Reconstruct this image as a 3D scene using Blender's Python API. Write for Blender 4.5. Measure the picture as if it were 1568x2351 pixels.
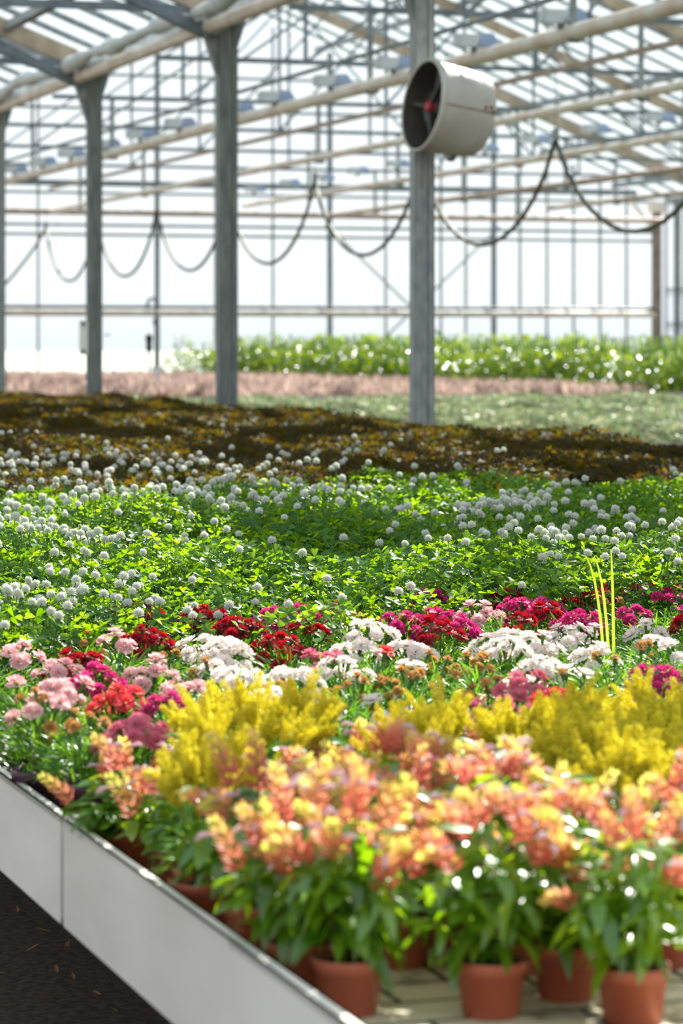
import bpy, math, random
import numpy as np
from mathutils import Vector, Matrix

# ------------------------------------------------------------------ scene, camera, light
S = bpy.context.scene
for o in list(bpy.data.objects):
    bpy.data.objects.remove(o)
COL = S.collection
rng = np.random.default_rng(7)
random.seed(7)
EYE = 1.55                      # eye height above the floor
FPX = 6500.0                    # focal length in pixels of the 1568 x 2351 frame
VPX, HOR = -1370.0, 780.0       # vanishing point of the greenhouse axis, horizon row
TH = math.atan((784 - VPX) / FPX)
CT, ST = math.cos(TH), math.sin(TH)

cam_d = bpy.data.cameras.new('camera')
cam = bpy.data.objects.new('camera', cam_d)
COL.objects.link(cam)
cam.location = (0, 0, EYE)
cam.rotation_euler = (math.radians(90), 0, 0)
cam_d.sensor_fit = 'VERTICAL'
cam_d.sensor_height = 36.0
cam_d.lens = FPX / 2351 * 36.0
cam_d.shift_y = -(2351 / 2 - HOR) / 2351
cam_d.clip_end = 1000
cam_d.dof.use_dof = True
cam_d.dof.focus_distance = 6.7
cam_d.dof.aperture_fstop = 5.8
S.camera = cam

S.view_settings.view_transform = 'Standard'
S.view_settings.look = 'None'
S.view_settings.gamma = 1.0
S.view_settings.use_curve_mapping = False
S.view_settings.exposure = 0.0
S.cycles.transparent_max_bounces = 24
S.cycles.max_bounces = 8
S.cycles.sample_clamp_indirect = 6.0

def lin(h):
    h = h.lstrip('#')
    c = [int(h[i:i + 2], 16) / 255 for i in (0, 2, 4)]
    return tuple(x / 12.92 if x <= .04045 else ((x + .055) / 1.055) ** 2.4 for x in c) + (1.0,)

W = bpy.data.worlds.new('sky')
S.world = W
W.use_nodes = True
nt = W.node_tree
nt.nodes.clear()
tc = nt.nodes.new('ShaderNodeTexCoord')
sx = nt.nodes.new('ShaderNodeSeparateXYZ')
rp = nt.nodes.new('ShaderNodeValToRGB')
rp.color_ramp.elements[0].position = 0.0
rp.color_ramp.elements[0].color = (0.74, 0.80, 0.87, 1)
rp.color_ramp.elements[1].position = 0.35
rp.color_ramp.elements[1].color = (0.74, 0.86, 1.0, 1)
e = rp.color_ramp.elements.new(0.10)
e.color = (0.90, 0.95, 1.0, 1)
e = rp.color_ramp.elements.new(0.03)
e.color = (0.93, 0.96, 1.0, 1)
bg = nt.nodes.new('ShaderNodeBackground')
bg.inputs[1].default_value = 1.06
wo = nt.nodes.new('ShaderNodeOutputWorld')
nt.links.new(tc.outputs['Generated'], sx.inputs[0])
nt.links.new(sx.outputs['Z'], rp.inputs[0])
nt.links.new(rp.outputs[0], bg.inputs[0])
nt.links.new(bg.outputs[0], wo.inputs[0])

SUN_AZ, SUN_EL = math.radians(17), math.radians(36)
sd = Vector((math.sin(SUN_AZ) * math.cos(SUN_EL), math.cos(SUN_AZ) * math.cos(SUN_EL), math.sin(SUN_EL)))
sl = bpy.data.lights.new('sun', 'SUN')
sl.energy = 18.0
sl.angle = math.radians(0.6)
sl.color = (1.0, 0.94, 0.83)
so = bpy.data.objects.new('sun', sl)
so.rotation_euler = sd.to_track_quat('Z', 'Y').to_euler()
so.location = (20, 40, 40)
COL.objects.link(so)

# ------------------------------------------------------------------ helpers
def P(u, w, z=0.0):
    """greenhouse coordinates (u across to the right, w along the bays) -> world"""
    return (u * CT - w * ST, u * ST + w * CT, z)

def at(px, py, h):
    """point seen at a pixel of the photograph, lying h below the eye -> (u, w)"""
    Z = h * FPX / (py - HOR)
    X = (px - 784) * Z / FPX
    return X * CT + Z * ST, -X * ST + Z * CT

def pix(u, w, z):
    X, Y, _ = P(u, w)
    return 784 + X / Y * FPX, HOR + (EYE - z) / Y * FPX, Y

class MB:
    def __init__(s):
        s.V, s.F, s.T, s.n = [], [], [], 0
    def add(s, V, F, m=0, t=0.0):
        V = np.asarray(V, float).reshape(-1, 3)
        F = np.asarray(F, int)
        s.V.append(V)
        s.F.append((F + s.n, m))
        s.T.append(np.broadcast_to(np.asarray(t, float), (len(V),)) if np.ndim(t) == 0 else np.asarray(t, float))
        s.n += len(V)
        return s
    def mesh(s, name, mats, smooth=False):
        me = bpy.data.meshes.new(name)
        V = np.concatenate(s.V)
        me.vertices.add(len(V))
        me.vertices.foreach_set('co', V.astype(np.float32).ravel())
        loops = np.concatenate([F.ravel() for F, m in s.F])
        tot = np.concatenate([np.full(len(F), F.shape[1]) for F, m in s.F])
        mi = np.concatenate([np.full(len(F), m) for F, m in s.F])
        st = np.concatenate([[0], np.cumsum(tot)[:-1]])
        me.loops.add(len(loops))
        me.loops.foreach_set('vertex_index', loops.astype(np.int32))
        me.polygons.add(len(tot))
        me.polygons.foreach_set('loop_start', st.astype(np.int32))
        me.polygons.foreach_set('material_index', mi.astype(np.int32))
        me.polygons.foreach_set('use_smooth', np.full(len(tot), smooth))
        a = me.attributes.new('t', 'FLOAT', 'POINT')
        a.data.foreach_set('value', np.concatenate(s.T).astype(np.float32))
        me.update(calc_edges=True)
        for m in (mats if isinstance(mats, (list, tuple)) else [mats]):
            me.materials.append(m)
        return me
    def box(s, c, d, m=0, R=None):
        q = np.array([[x, y, z] for x in (-.5, .5) for y in (-.5, .5) for z in (-.5, .5)]) * np.asarray(d)
        if R is not None:
            q = q @ np.asarray(R).T
        F = [[0, 1, 3, 2], [4, 6, 7, 5], [0, 4, 5, 1], [2, 3, 7, 6], [0, 2, 6, 4], [1, 5, 7, 3]]
        return s.add(q + np.asarray(c), F, m)
    def bar(s, a, b, wd, ht, up=(0, 0, 1), m=0):
        a, b = np.asarray(a, float), np.asarray(b, float)
        d = b - a
        L = np.linalg.norm(d)
        y = d / L
        x = np.cross(y, up)
        x = x / np.linalg.norm(x)
        z = np.cross(x, y)
        return s.box((a + b) / 2, (wd, L, ht), m, np.stack([x, y, z], 1))
    def tube(s, pts, r, n=8, m=0, t=0.0, cap=True):
        p = np.asarray(pts, float)
        k = len(p)
        rr = np.broadcast_to(np.asarray(r, float), (k,))
        tg = np.gradient(p, axis=0)
        tg /= np.linalg.norm(tg, axis=1)[:, None]
        ref = np.array([0.0, 0, 1]) if abs(tg[0][2]) < .9 else np.array([1.0, 0, 0])
        rings = []
        for i in range(k):
            x = ref - tg[i] * np.dot(ref, tg[i])
            x /= np.linalg.norm(x)
            ref = x
            y = np.cross(tg[i], x)
            a = np.arange(n) * 2 * math.pi / n
            rings.append(p[i] + rr[i] * (np.cos(a)[:, None] * x + np.sin(a)[:, None] * y))
        V = np.concatenate(rings)
        F = [[i * n + j, i * n + (j + 1) % n, (i + 1) * n + (j + 1) % n, (i + 1) * n + j] for i in range(k - 1) for j in range(n)]
        n0 = s.n
        s.add(V, F, m, t)
        if cap:
            s.F.append((np.array([[n0 + j for j in range(n)][::-1]]), m))
            s.F.append((np.array([[n0 + (k - 1) * n + j for j in range(n)]]), m))
        return s
    def lathe(s, prof, n=32, m=0, c=(0, 0, 0)):
        pr = np.asarray(prof, float)
        a = np.arange(n) * 2 * math.pi / n
        V = np.stack([np.outer(pr[:, 0], np.cos(a)), np.outer(pr[:, 0], np.sin(a)), np.repeat(pr[:, 1:2], n, 1)], -1).reshape(-1, 3)
        F = [[i * n + j, i * n + (j + 1) % n, (i + 1) * n + (j + 1) % n, (i + 1) * n + j] for i in range(len(pr) - 1) for j in range(n)]
        return s.add(V + np.asarray(c), F, m)
    def inst(s, base, R, T, m=0, t=None):
        """many copies of a small base shape (V, F): R (N,3,3), T (N,3)"""
        V, F = base
        V, F = np.asarray(V), np.asarray(F)
        N = len(T)
        A = np.einsum('nij,vj->nvi', R, V) + T[:, None, :]
        FF = (F[None] + (np.arange(N) * len(V))[:, None, None]).reshape(-1, F.shape[1])
        tt = 0.0 if t is None else np.repeat(np.asarray(t), len(V))
        return s.add(A.reshape(-1, 3), FF, m, tt)

def frames(d, up, sc=1.0):
    d = np.asarray(d, float)
    d = d / np.linalg.norm(d, axis=1)[:, None]
    up = np.broadcast_to(np.asarray(up, float), d.shape)
    x = np.cross(d, up)
    x /= np.linalg.norm(x, axis=1)[:, None] + 1e-9
    z = np.cross(x, d)
    R = np.stack([x, d, z], -1)
    sc = np.broadcast_to(np.asarray(sc, float), (len(d),))
    return R * sc[:, None, None]

def leaf(L, Wd, droop=.25, fold=.2, n=4, sharp=1.0, wide=.4):
    V, F = [], []
    for i in range(n + 1):
        t = i / n
        y = L * t
        z = -droop * L * t * t
        prof = (t ** wide if t > 0 else .12) * (1 - t ** (2.2 / sharp)) ** .8 if t < 1 else .03
        prof = max(prof, .05) * 1.3
        hw = Wd / 2 * prof
        for k in (-1, 0, 1):
            V.append((k * hw, y, z + abs(k) * fold * hw))
    for i in range(n):
        for k in range(2):
            a = i * 3 + k
            F.append((a, a + 1, a + 4, a + 3))
    return np.array(V), np.array(F)

def spindle(L, r):
    V = [(0, 0, 0), (r, L * .45, 0), (0, L * .45, r), (-r, L * .45, 0), (0, L * .45, -r), (0, L, 0)]
    F = [(0, 2, 1), (0, 3, 2), (0, 4, 3), (0, 1, 4), (5, 1, 2), (5, 2, 3), (5, 3, 4), (5, 4, 1)]
    return np.array(V, float), np.array(F)

def link(name, data, parent=None, loc=(0, 0, 0), rot=(0, 0, 0), sc=1.0):
    o = bpy.data.objects.new(name, data)
    COL.objects.link(o)
    o.location = loc
    o.rotation_euler = rot
    o.scale = (sc, sc, sc) if not isinstance(sc, tuple) else sc
    if parent:
        o.parent = parent
    return o

def obj(name, mb, mat, parent=None, loc=(0, 0, 0), rot=(0, 0, 0), smooth=False):
    return link(name, mb.mesh(name, mat, smooth), parent, loc, rot)

def tag(o, label=None, cat=None, group=None, kind=None):
    if label: o['label'] = label
    if cat: o['category'] = cat
    if group: o['group'] = group
    if kind: o['kind'] = kind
    return o

def thing(name, label, cat, loc=(0, 0, 0), rz=TH, group=None, kind=None):
    o = link(name, None, None, loc, (0, 0, rz))
    return tag(o, label, cat, group, kind)

ORD = ['first', 'second', 'third', 'fourth', 'fifth', 'sixth', 'seventh', 'eighth', 'ninth', 'tenth', 'eleventh', 'twelfth',
       'thirteenth', 'fourteenth', 'fifteenth', 'sixteenth', 'seventeenth', 'eighteenth', 'nineteenth', 'twentieth']

# ------------------------------------------------------------------ materials
def newmat(name):
    m = bpy.data.materials.new(name)
    m.use_nodes = True
    n = m.node_tree.nodes
    n.clear()
    out = n.new('ShaderNodeOutputMaterial')
    return m, n, m.node_tree.links, out

def solid(name, c1, c2=None, rough=.6, metal=0.0, scale=20.0, bump=0.0, detail=4.0, coord='Object', spec=.5, stretch=None):
    m, n, l, out = newmat(name)
    b = n.new('ShaderNodeBsdfPrincipled')
    b.inputs['Roughness'].default_value = rough
    b.inputs['Metallic'].default_value = metal
    b.inputs['Specular IOR Level'].default_value = spec
    tcn = n.new('ShaderNodeTexCoord')
    vec = tcn.outputs[coord]
    if stretch:
        mp = n.new('ShaderNodeMapping')
        mp.inputs['Scale'].default_value = stretch
        l.new(vec, mp.inputs[0])
        vec = mp.outputs[0]
    nz = n.new('ShaderNodeTexNoise')
    nz.inputs['Scale'].default_value = scale
    nz.inputs['Detail'].default_value = detail
    l.new(vec, nz.inputs['Vector'])
    r = n.new('ShaderNodeValToRGB')
    r.color_ramp.elements[0].position = .35
    r.color_ramp.elements[1].position = .65
    r.color_ramp.elements[0].color = lin(c1)
    r.color_ramp.elements[1].color = lin(c2 or c1)
    l.new(nz.outputs['Fac'], r.inputs[0])
    l.new(r.outputs[0], b.inputs['Base Color'])
    if bump:
        bp = n.new('ShaderNodeBump')
        bp.inputs['Strength'].default_value = bump
        bp.inputs['Distance'].default_value = .01
        l.new(nz.outputs['Fac'], bp.inputs['Height'])
        l.new(bp.outputs[0], b.inputs['Normal'])
    l.new(b.outputs[0], out.inputs[0])
    return m

def leafmat(name, cols, trans=.45, gloss=.06, rough=.35, tcols=None, by='island', back=None):
    """thin leaf or petal: diffuse + light passing through + a little gloss; each island its own tone"""
    m, n, l, out = newmat(name)
    if by == 'island':
        g = n.new('ShaderNodeNewGeometry')
        oi = n.new('ShaderNodeObjectInfo')
        ad = n.new('ShaderNodeMath'); ad.operation = 'MULTIPLY_ADD'
        ad.inputs[1].default_value = .35
        l.new(oi.outputs['Random'], ad.inputs[0])
        l.new(g.outputs['Random Per Island'], ad.inputs[2])
        fr = n.new('ShaderNodeMath'); fr.operation = 'FRACT'
        l.new(ad.outputs[0], fr.inputs[0])
        fac = fr.outputs[0]
    else:
        a = n.new('ShaderNodeAttribute')
        a.attribute_name = 't'
        g = n.new('ShaderNodeNewGeometry')
        oi = n.new('ShaderNodeObjectInfo')
        ad = n.new('ShaderNodeMath'); ad.operation = 'MULTIPLY_ADD'
        ad.inputs[1].default_value = .38
        l.new(oi.outputs['Random'], ad.inputs[0])
        l.new(a.outputs['Fac'], ad.inputs[2])
        ad2 = n.new('ShaderNodeMath'); ad2.operation = 'MULTIPLY_ADD'
        ad2.inputs[1].default_value = .22
        l.new(g.outputs['Random Per Island'], ad2.inputs[0])
        l.new(ad.outputs[0], ad2.inputs[2])
        sb = n.new('ShaderNodeMath'); sb.operation = 'SUBTRACT'
        sb.inputs[1].default_value = .28
        l.new(ad2.outputs[0], sb.inputs[0])
        fac = sb.outputs[0]
    def ramp(cs):
        r = n.new('ShaderNodeValToRGB')
        el = r.color_ramp.elements
        while len(el) < len(cs):
            el.new(.5)
        for i, c in enumerate(cs):
            el[i].position = i / max(1, len(cs) - 1)
            el[i].color = lin(c)
        l.new(fac, r.inputs[0])
        return r.outputs[0]
    c = ramp(cols)
    d = n.new('ShaderNodeBsdfDiffuse')
    t = n.new('ShaderNodeBsdfTranslucent')
    l.new(c, d.inputs[0])
    l.new(ramp(tcols) if tcols else c, t.inputs[0])
    mx = n.new('ShaderNodeMixShader')
    mx.inputs[0].default_value = trans
    l.new(d.outputs[0], mx.inputs[1]); l.new(t.outputs[0], mx.inputs[2])
    gl = n.new('ShaderNodeBsdfGlossy')
    gl.inputs['Roughness'].default_value = rough
    m2 = n.new('ShaderNodeMixShader')
    m2.inputs[0].default_value = gloss
    l.new(mx.outputs[0], m2.inputs[1]); l.new(gl.outputs[0], m2.inputs[2])
    l.new(m2.outputs[0], out.inputs[0])
    return m

def glassmat(name, dust, tcol=(.93, .97, .97, 1), dcol=(.9, .93, .95, 1)):
    m, n, l, out = newmat(name)
    tr = n.new('ShaderNodeBsdfTransparent'); tr.inputs[0].default_value = tcol
    tl = n.new('ShaderNodeBsdfTranslucent'); tl.inputs[0].default_value = dcol
    gl = n.new('ShaderNodeBsdfGlossy'); gl.inputs['Roughness'].default_value = .1
    mx = n.new('ShaderNodeMixShader'); mx.inputs[0].default_value = dust
    l.new(tr.outputs[0], mx.inputs[1]); l.new(tl.outputs[0], mx.inputs[2])
    m2 = n.new('ShaderNodeMixShader'); m2.inputs[0].default_value = .04
    l.new(mx.outputs[0], m2.inputs[1]); l.new(gl.outputs[0], m2.inputs[2])
    l.new(m2.outputs[0], out.inputs[0])
    return m

M = {}
M['galv'] = solid('galvanised_steel', '#7b8185', '#969b9d', rough=.55, metal=.35, scale=14, bump=.05)
M['steel_dark'] = solid('weathered_steel', '#5d676e', '#79838a', rough=.5, metal=.4, scale=9)
M['column'] = solid('column_zinc', '#8b9194', '#a6abab', rough=.6, metal=.25, scale=28, bump=.08, detail=8, stretch=(1, 1, .35))
M['column_dark'] = solid('column_weathered', '#6d7272', '#8b8f8d', rough=.65, metal=.2, scale=22, bump=.08, detail=8, stretch=(1, 1, .2))
M['pipe'] = solid('pipe_paint', '#dfd9d1', '#cbb6a4', rough=.5, scale=3.2, detail=6)
M['brown_steel'] = solid('corner_post_brown', '#85776c', '#6f6258', rough=.6, scale=5)
M['pipe_rust'] = solid('pipe_rusty', '#ab988a', '#937a69', rough=.6, scale=5)
M['tan'] = solid('rafter_tan', '#b5a48f', '#9c8a76', rough=.6, scale=6)
M['gutter'] = solid('gutter_aluminium', '#b9bec2', '#8f9599', rough=.4, metal=.5, scale=5)
M['alu'] = solid('bench_aluminium', '#e9e5dc', '#cec9bf', rough=.5, metal=.0, scale=3.5, detail=7, stretch=(1, .4, 1))
M['glass'] = glassmat('roof_glass', .09, (.95, .98, .98, 1), (.6, .65, .68, 1))
M['poly'] = glassmat('wall_polycarbonate', .16, (.955, .975, .99, 1), (.36, .38, .40, 1))
M['wallglass'] = glassmat('wall_glass', .08, (.97, .99, 1, 1), (.45, .47, .5, 1))
M['soil'] = solid('floor_soil', '#33271c', '#5c4938', rough=.95, scale=40, bump=.6, detail=10)
M['outside'] = solid('outside_ground', '#b5b8a8', '#9ca394', rough=.9, scale=2)
M['peat'] = solid('potting_soil', '#1d140e', '#33241a', rough=1, scale=120, bump=.6)
M['terra'] = solid('terracotta_plastic', '#a9553c', '#b96449', rough=.45, scale=9)
M['purple'] = solid('purple_plastic', '#4b2a40', '#563249', rough=.4, scale=9)
M['fan'] = solid('fan_cream', '#cfcdc6', '#bdb9b0', rough=.5, scale=5, detail=8)
M['fan_in'] = solid('fan_inner', '#35312d', '#453f39', rough=.6, scale=8)
M['rust'] = solid('rust', '#6b4a38', '#8a6650', rough=.8, scale=30)
M['red'] = solid('red_plastic', '#b3243c', rough=.4)
M['white'] = solid('white_plastic', '#eceae6', '#e0dfdb', rough=.5, scale=8)
M['lampbox'] = solid('lamp_housing', '#cdd2d6', '#bcc4cb', rough=.4, metal=.1, scale=8)
M['reflector'] = solid('lamp_reflector', '#9ca9be', '#8796b0', rough=.3, metal=.5, scale=8)
M['black'] = solid('black_plastic', '#1d2124', rough=.5)
M['hose'] = solid('hose_rubber', '#4a4630', '#3c3a2c', rough=.6, scale=10)
M['dry'] = leafmat('dry_leaf', ['#a88660', '#c4a680', '#8a6a48'], .2, .03)
M['concrete'] = solid('path_concrete', '#b7aea4', '#a39a90', rough=.9, scale=6, bump=.1)
M['stem'] = leafmat('stem_green', ['#5d7f2c', '#7a9a3c', '#4a6b28'], .2, .05)

def bedmat():
    m, n, l, out = newmat('bed_slabs')
    b = n.new('ShaderNodeBsdfPrincipled'); b.inputs['Roughness'].default_value = .85
    tcn = n.new('ShaderNodeTexCoord')
    br = n.new('ShaderNodeTexBrick')
    br.inputs['Scale'].default_value = 2.6
    br.inputs['Mortar Size'].default_value = .012
    br.inputs['Color1'].default_value = lin('#ddd0b4')
    br.inputs['Color2'].default_value = lin('#cbbc9c')
    br.inputs['Mortar'].default_value = lin('#2c2a1c')
    nz = n.new('ShaderNodeTexNoise'); nz.inputs['Scale'].default_value = 9; nz.inputs['Detail'].default_value = 6
    mx = n.new('ShaderNodeMixRGB'); mx.inputs[2].default_value = lin('#4a4430')
    r = n.new('ShaderNodeValToRGB'); r.color_ramp.elements[0].position = .52; r.color_ramp.elements[1].position = .68
    l.new(tcn.outputs['Object'], br.inputs['Vector']); l.new(tcn.outputs['Object'], nz.inputs['Vector'])
    l.new(nz.outputs['Fac'], r.inputs[0]); l.new(r.outputs[0], mx.inputs[0])
    l.new(br.outputs['Color'], mx.inputs[1]); l.new(mx.outputs[0], b.inputs['Base Color'])
    l.new(b.outputs[0], out.inputs[0])
    return m
M['bed'] = bedmat()

# ------------------------------------------------------------------ building shell
BED = EYE - .80                 # top of the growing beds
ROW = 6.15                      # nearer column row
ROW2 = 22.45                    # far column row, right-hand side of the house
WALL = 49.0
EAVE, RIDGE = EYE + 2.62, EYE + 5.9
HALF = (ROW2 - ROW) / 2

tag(obj('floor', MB().box((6, 24, -.05), (34, 54, .1)), M['soil'], None, (0, 0, 0), (0, 0, TH)), kind='structure')
tag(obj('ground', MB().box((6, 150, -.12), (500, 500, .1)), M['outside'], None, (0, 0, 0), (0, 0, TH)), kind='structure')

def wall(name, length, posts, mulls, loc, rz, gable, split=1.86, transoms=(), skip=()):
    """glazed wall standing along local x"""
    root = link(name, None, None, loc, (0, 0, rz))
    tag(root, kind='structure')
    fr = MB()
    for x in mulls:
        fr.box((x, 0, gable(x) / 2), (.035, .05, gable(x)))
    obj('mullion_frame', fr, M['galv'], root)
    for x in posts:
        obj('post', MB().box((x, -.04, gable(x) / 2), (.075, .09, gable(x))), M['steel_dark'], root)
    for z, hh, d, mk in transoms:
        a, b = 0, length
        if z > EAVE:
            k = (z - EAVE) / (RIDGE - EAVE)
            a, b = a + k * HALF + (length - 2 * HALF), b - k * HALF
        obj('transom', MB().box(((a + b) / 2, -.03, z), (b - a, d, hh)), M[mk], root)
    zs = EYE + split
    obj('lower_panes', MB().box((length / 2, .03, zs / 2), (length, .012, zs)), M['poly'], root)
    up = MB()
    xs = sorted(set([0, length] + list(np.linspace(0, length, 25))))
    for a, b in zip(xs[:-1], xs[1:]):
        ga, gb = max(gable(a), zs + .01), max(gable(b), zs + .01)
        V = [(a, .025, zs), (b, .025, zs), (b, .025, gb), (a, .025, ga), (a, .035, zs), (b, .035, zs), (b, .035, gb), (a, .035, ga)]
        up.add(V, [[0, 1, 2, 3], [7, 6, 5, 4]])
    obj('upper_panes', up, M['wallglass'], root)
    return root

LW = ROW2 - (ROW - 2 * HALF)
def gable_far(x):
    x = x % (2 * HALF + 1e-6)
    return EAVE + (RIDGE - EAVE) * (1 - abs(x - HALF) / HALF)
U0 = ROW - 2 * HALF
posts = [x - U0 for x in (9.53, 12.76, 16.0, 19.2, 6.2, 2.9, -.3)]
mul = [x - U0 for x in np.arange(9.53 - 1.08 * 8, 19.2, 1.08)]
mul += [x - U0 for x in np.arange(18.66, 22.3, .54)]
wf = wall('wall_far', LW, posts, mul, P(U0, WALL), TH, gable_far, 1.86,
          [(EYE + 1.86, .05, .06, 'galv'), (EYE + 2.03, .05, .06, 'steel_dark'), (EYE + 2.6, .05, .06, 'galv'), (EYE + 2.77, .1, .1, 'steel_dark'),
           (EYE + 3.4, .05, .06, 'steel_dark'), (EYE + 4.1, .05, .06, 'steel_dark'), (EYE + 4.7, .05, .06, 'galv'), (EYE - 1.0, .08, .08, 'galv')])
for a, b in (((15.9, 2.1), (19.3, -1.0)), ((15.9, -1.0), (19.3, 2.1))):
    obj('brace', MB().bar((a[0] - U0, -.1, EYE + a[1]), (b[0] - U0, -.1, EYE + b[1]), .05, .03), M['galv'], wf)
wr = wall('wall_right', 50, np.arange(.0, 50, 4.5), np.arange(.4, 50, .42), P(ROW2 + .25, -1), TH + math.pi / 2, lambda x: EAVE, 1.0,
          [(EYE + .95, .05, .06, 'steel_dark'), (EYE + .3, .05, .06, 'steel_dark'), (EAVE, .12, .1, 'galv')])

def slope(name, ue, ur, w0, w1):
    """one roof slope, from eave ue up to ridge ur"""
    root = link(name, None, None, P(ue, w0, EAVE), (0, 0, TH))
    tag(root, kind='structure')
    du, dh, L = ur - ue, RIDGE - EAVE, w1 - w0
    nrm = np.array([-dh * np.sign(du), 0, abs(du)]); nrm /= np.linalg.norm(nrm)
    g = MB()
    o = nrm * .05
    V = [o, o + (du, 0, dh), o + (du, L, dh), o + (0, L, 0)]
    V += [v + nrm * .006 for v in V]
    g.add(V, [[0, 1, 2, 3], [7, 6, 5, 4]])
    obj('roof_glass', g, M['glass'], root)
    b = MB()
    for y in np.arange(.4, L, .76):
        b.bar((0, y, 0) + nrm * .03, (du, y, dh) + nrm * .03, .04, .05, nrm)
    obj('glazing_bars', b, M['galv'], root)
    for k in np.linspace(.1, 1.0, 6):
        obj('purlin', MB().bar((du * k, 0, dh * k) - nrm * .05, (du * k, L, dh * k) - nrm * .05, .06, .1, nrm), M['galv'], root)
    return root
slope('ceiling_1', ROW, ROW - HALF, -3, WALL)
slope('ceiling_2', ROW, ROW + HALF, -3, WALL)
slope('ceiling_3', ROW2, ROW2 - HALF, -3, WALL)

# roof trusses of the far bay
TW = [14.3, 19.0, 23.55, 28.2, 33.1, 37.6, 41.75, 46.0]
for i, w in enumerate(TW):
    k = len(TW) - 1 - i
    t = thing('roof_truss', 'steel roof truss over the far bay, %s from the far glass wall' % ORD[k], 'roof truss', P(ROW, w, EAVE), TH, 'roof trusses of the far bay')
    t['kind'] = 'structure'
    tie = .28
    r = RIDGE - EAVE
    for s in (0, 1):
        a = (0 if s == 0 else 2 * HALF, 0, -.05)
        obj('rafter', MB().bar(a, (HALF, 0, r - .12), .09, .16, (0, 0, 1)), M['tan'] if s else M['galv'], t)
    x0 = (tie + .2) / r * HALF
    obj('tie_beam', MB().bar((x0, 0, tie), (2 * HALF - x0, 0, tie), .05, .05), M['steel_dark'], t)
    for x in (2.8, 5.4, 8.15, 10.9, 13.5):
        top = r * (1 - abs(x - HALF) / HALF) - .1
        obj('web_post', MB().bar((x, 0, tie), (x, 0, top), .035, .035, (1, 0, 0)), M['steel_dark'], t)
    for xa, xb in ((2.8, 5.4), (5.4, 8.15), (10.9, 8.15), (13.5, 10.9)):
        top = r * (1 - abs(xb - HALF) / HALF) - .1
        obj('web_diagonal', MB().bar((xa, 0, tie), (xb, 0, top), .03, .03), M['steel_dark'], t)

# unseen cloths added under the roof to cast shadow bands, and a visible roll
M['cloth'] = solid('added_shade_cloth', '#d3d8dc', '#bcc3c8', rough=.7, scale=6)
def added_shade_cloth(u0, u1, w, wd, label):
    V, F = [], []
    n, k = 40, 12
    for i in range(n + 1):
        for j in range(k + 1):
            y = (j / k - .5) * wd
            V.append(((u1 - u0) * i / n, y, .05 * math.sin(j * 2.1) + .03 * math.sin(i * .9 + j) - .1 * math.cos(y / wd * math.pi)))
    for i in range(n):
        for j in range(k):
            a = i * (k + 1) + j
            F.append((a, a + 1, a + k + 2, a + k + 1))
    N = len(V)
    V += [(x, y, z + .012) for x, y, z in V]
    F += [tuple(N + q for q in f[::-1]) for f in F]
    tag(obj('added_shade_cloth', MB().add(V, F), M['cloth'], None, P(u0, w - .3, EAVE - .09), (0, 0, TH), True), label, 'shade cloth', 'folded shade cloths')
added_shade_cloth(4.5, 6.0, 11.3, 1.5, 'added cloth out of view near the gutter, casting shade on the green clover')
added_shade_cloth(2.2, 6.0, 14.7, .55, 'narrow added cloth out of view, casting shade on the front of the bronze clover')
added_shade_cloth(2.2, 6.0, 18.4, 1.5, 'wide added cloth out of view, casting shade on the bronze clover')
pts = [(.03 * math.sin(y * 1.7), y, .02 * math.sin(y * 2.3)) for y in np.arange(0, 46, .25)]
tag(obj('added_shade_cloth', MB().tube(pts, [.06 + .016 * math.sin(i * .9) + .012 * math.sin(i * 2.3) for i in range(len(pts))], 12), M['cloth'], None, P(5.86, 2.5, EAVE - .06), (0, 0, TH), True),
    'long pale rolled shade cloth hanging along the valley gutter', 'shade cloth', 'folded shade cloths')
added_shade_cloth(6.9, 12.0, 15.6, 1.0, 'added cloth out of view, casting shade from the aisle side of the far bay')

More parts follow.
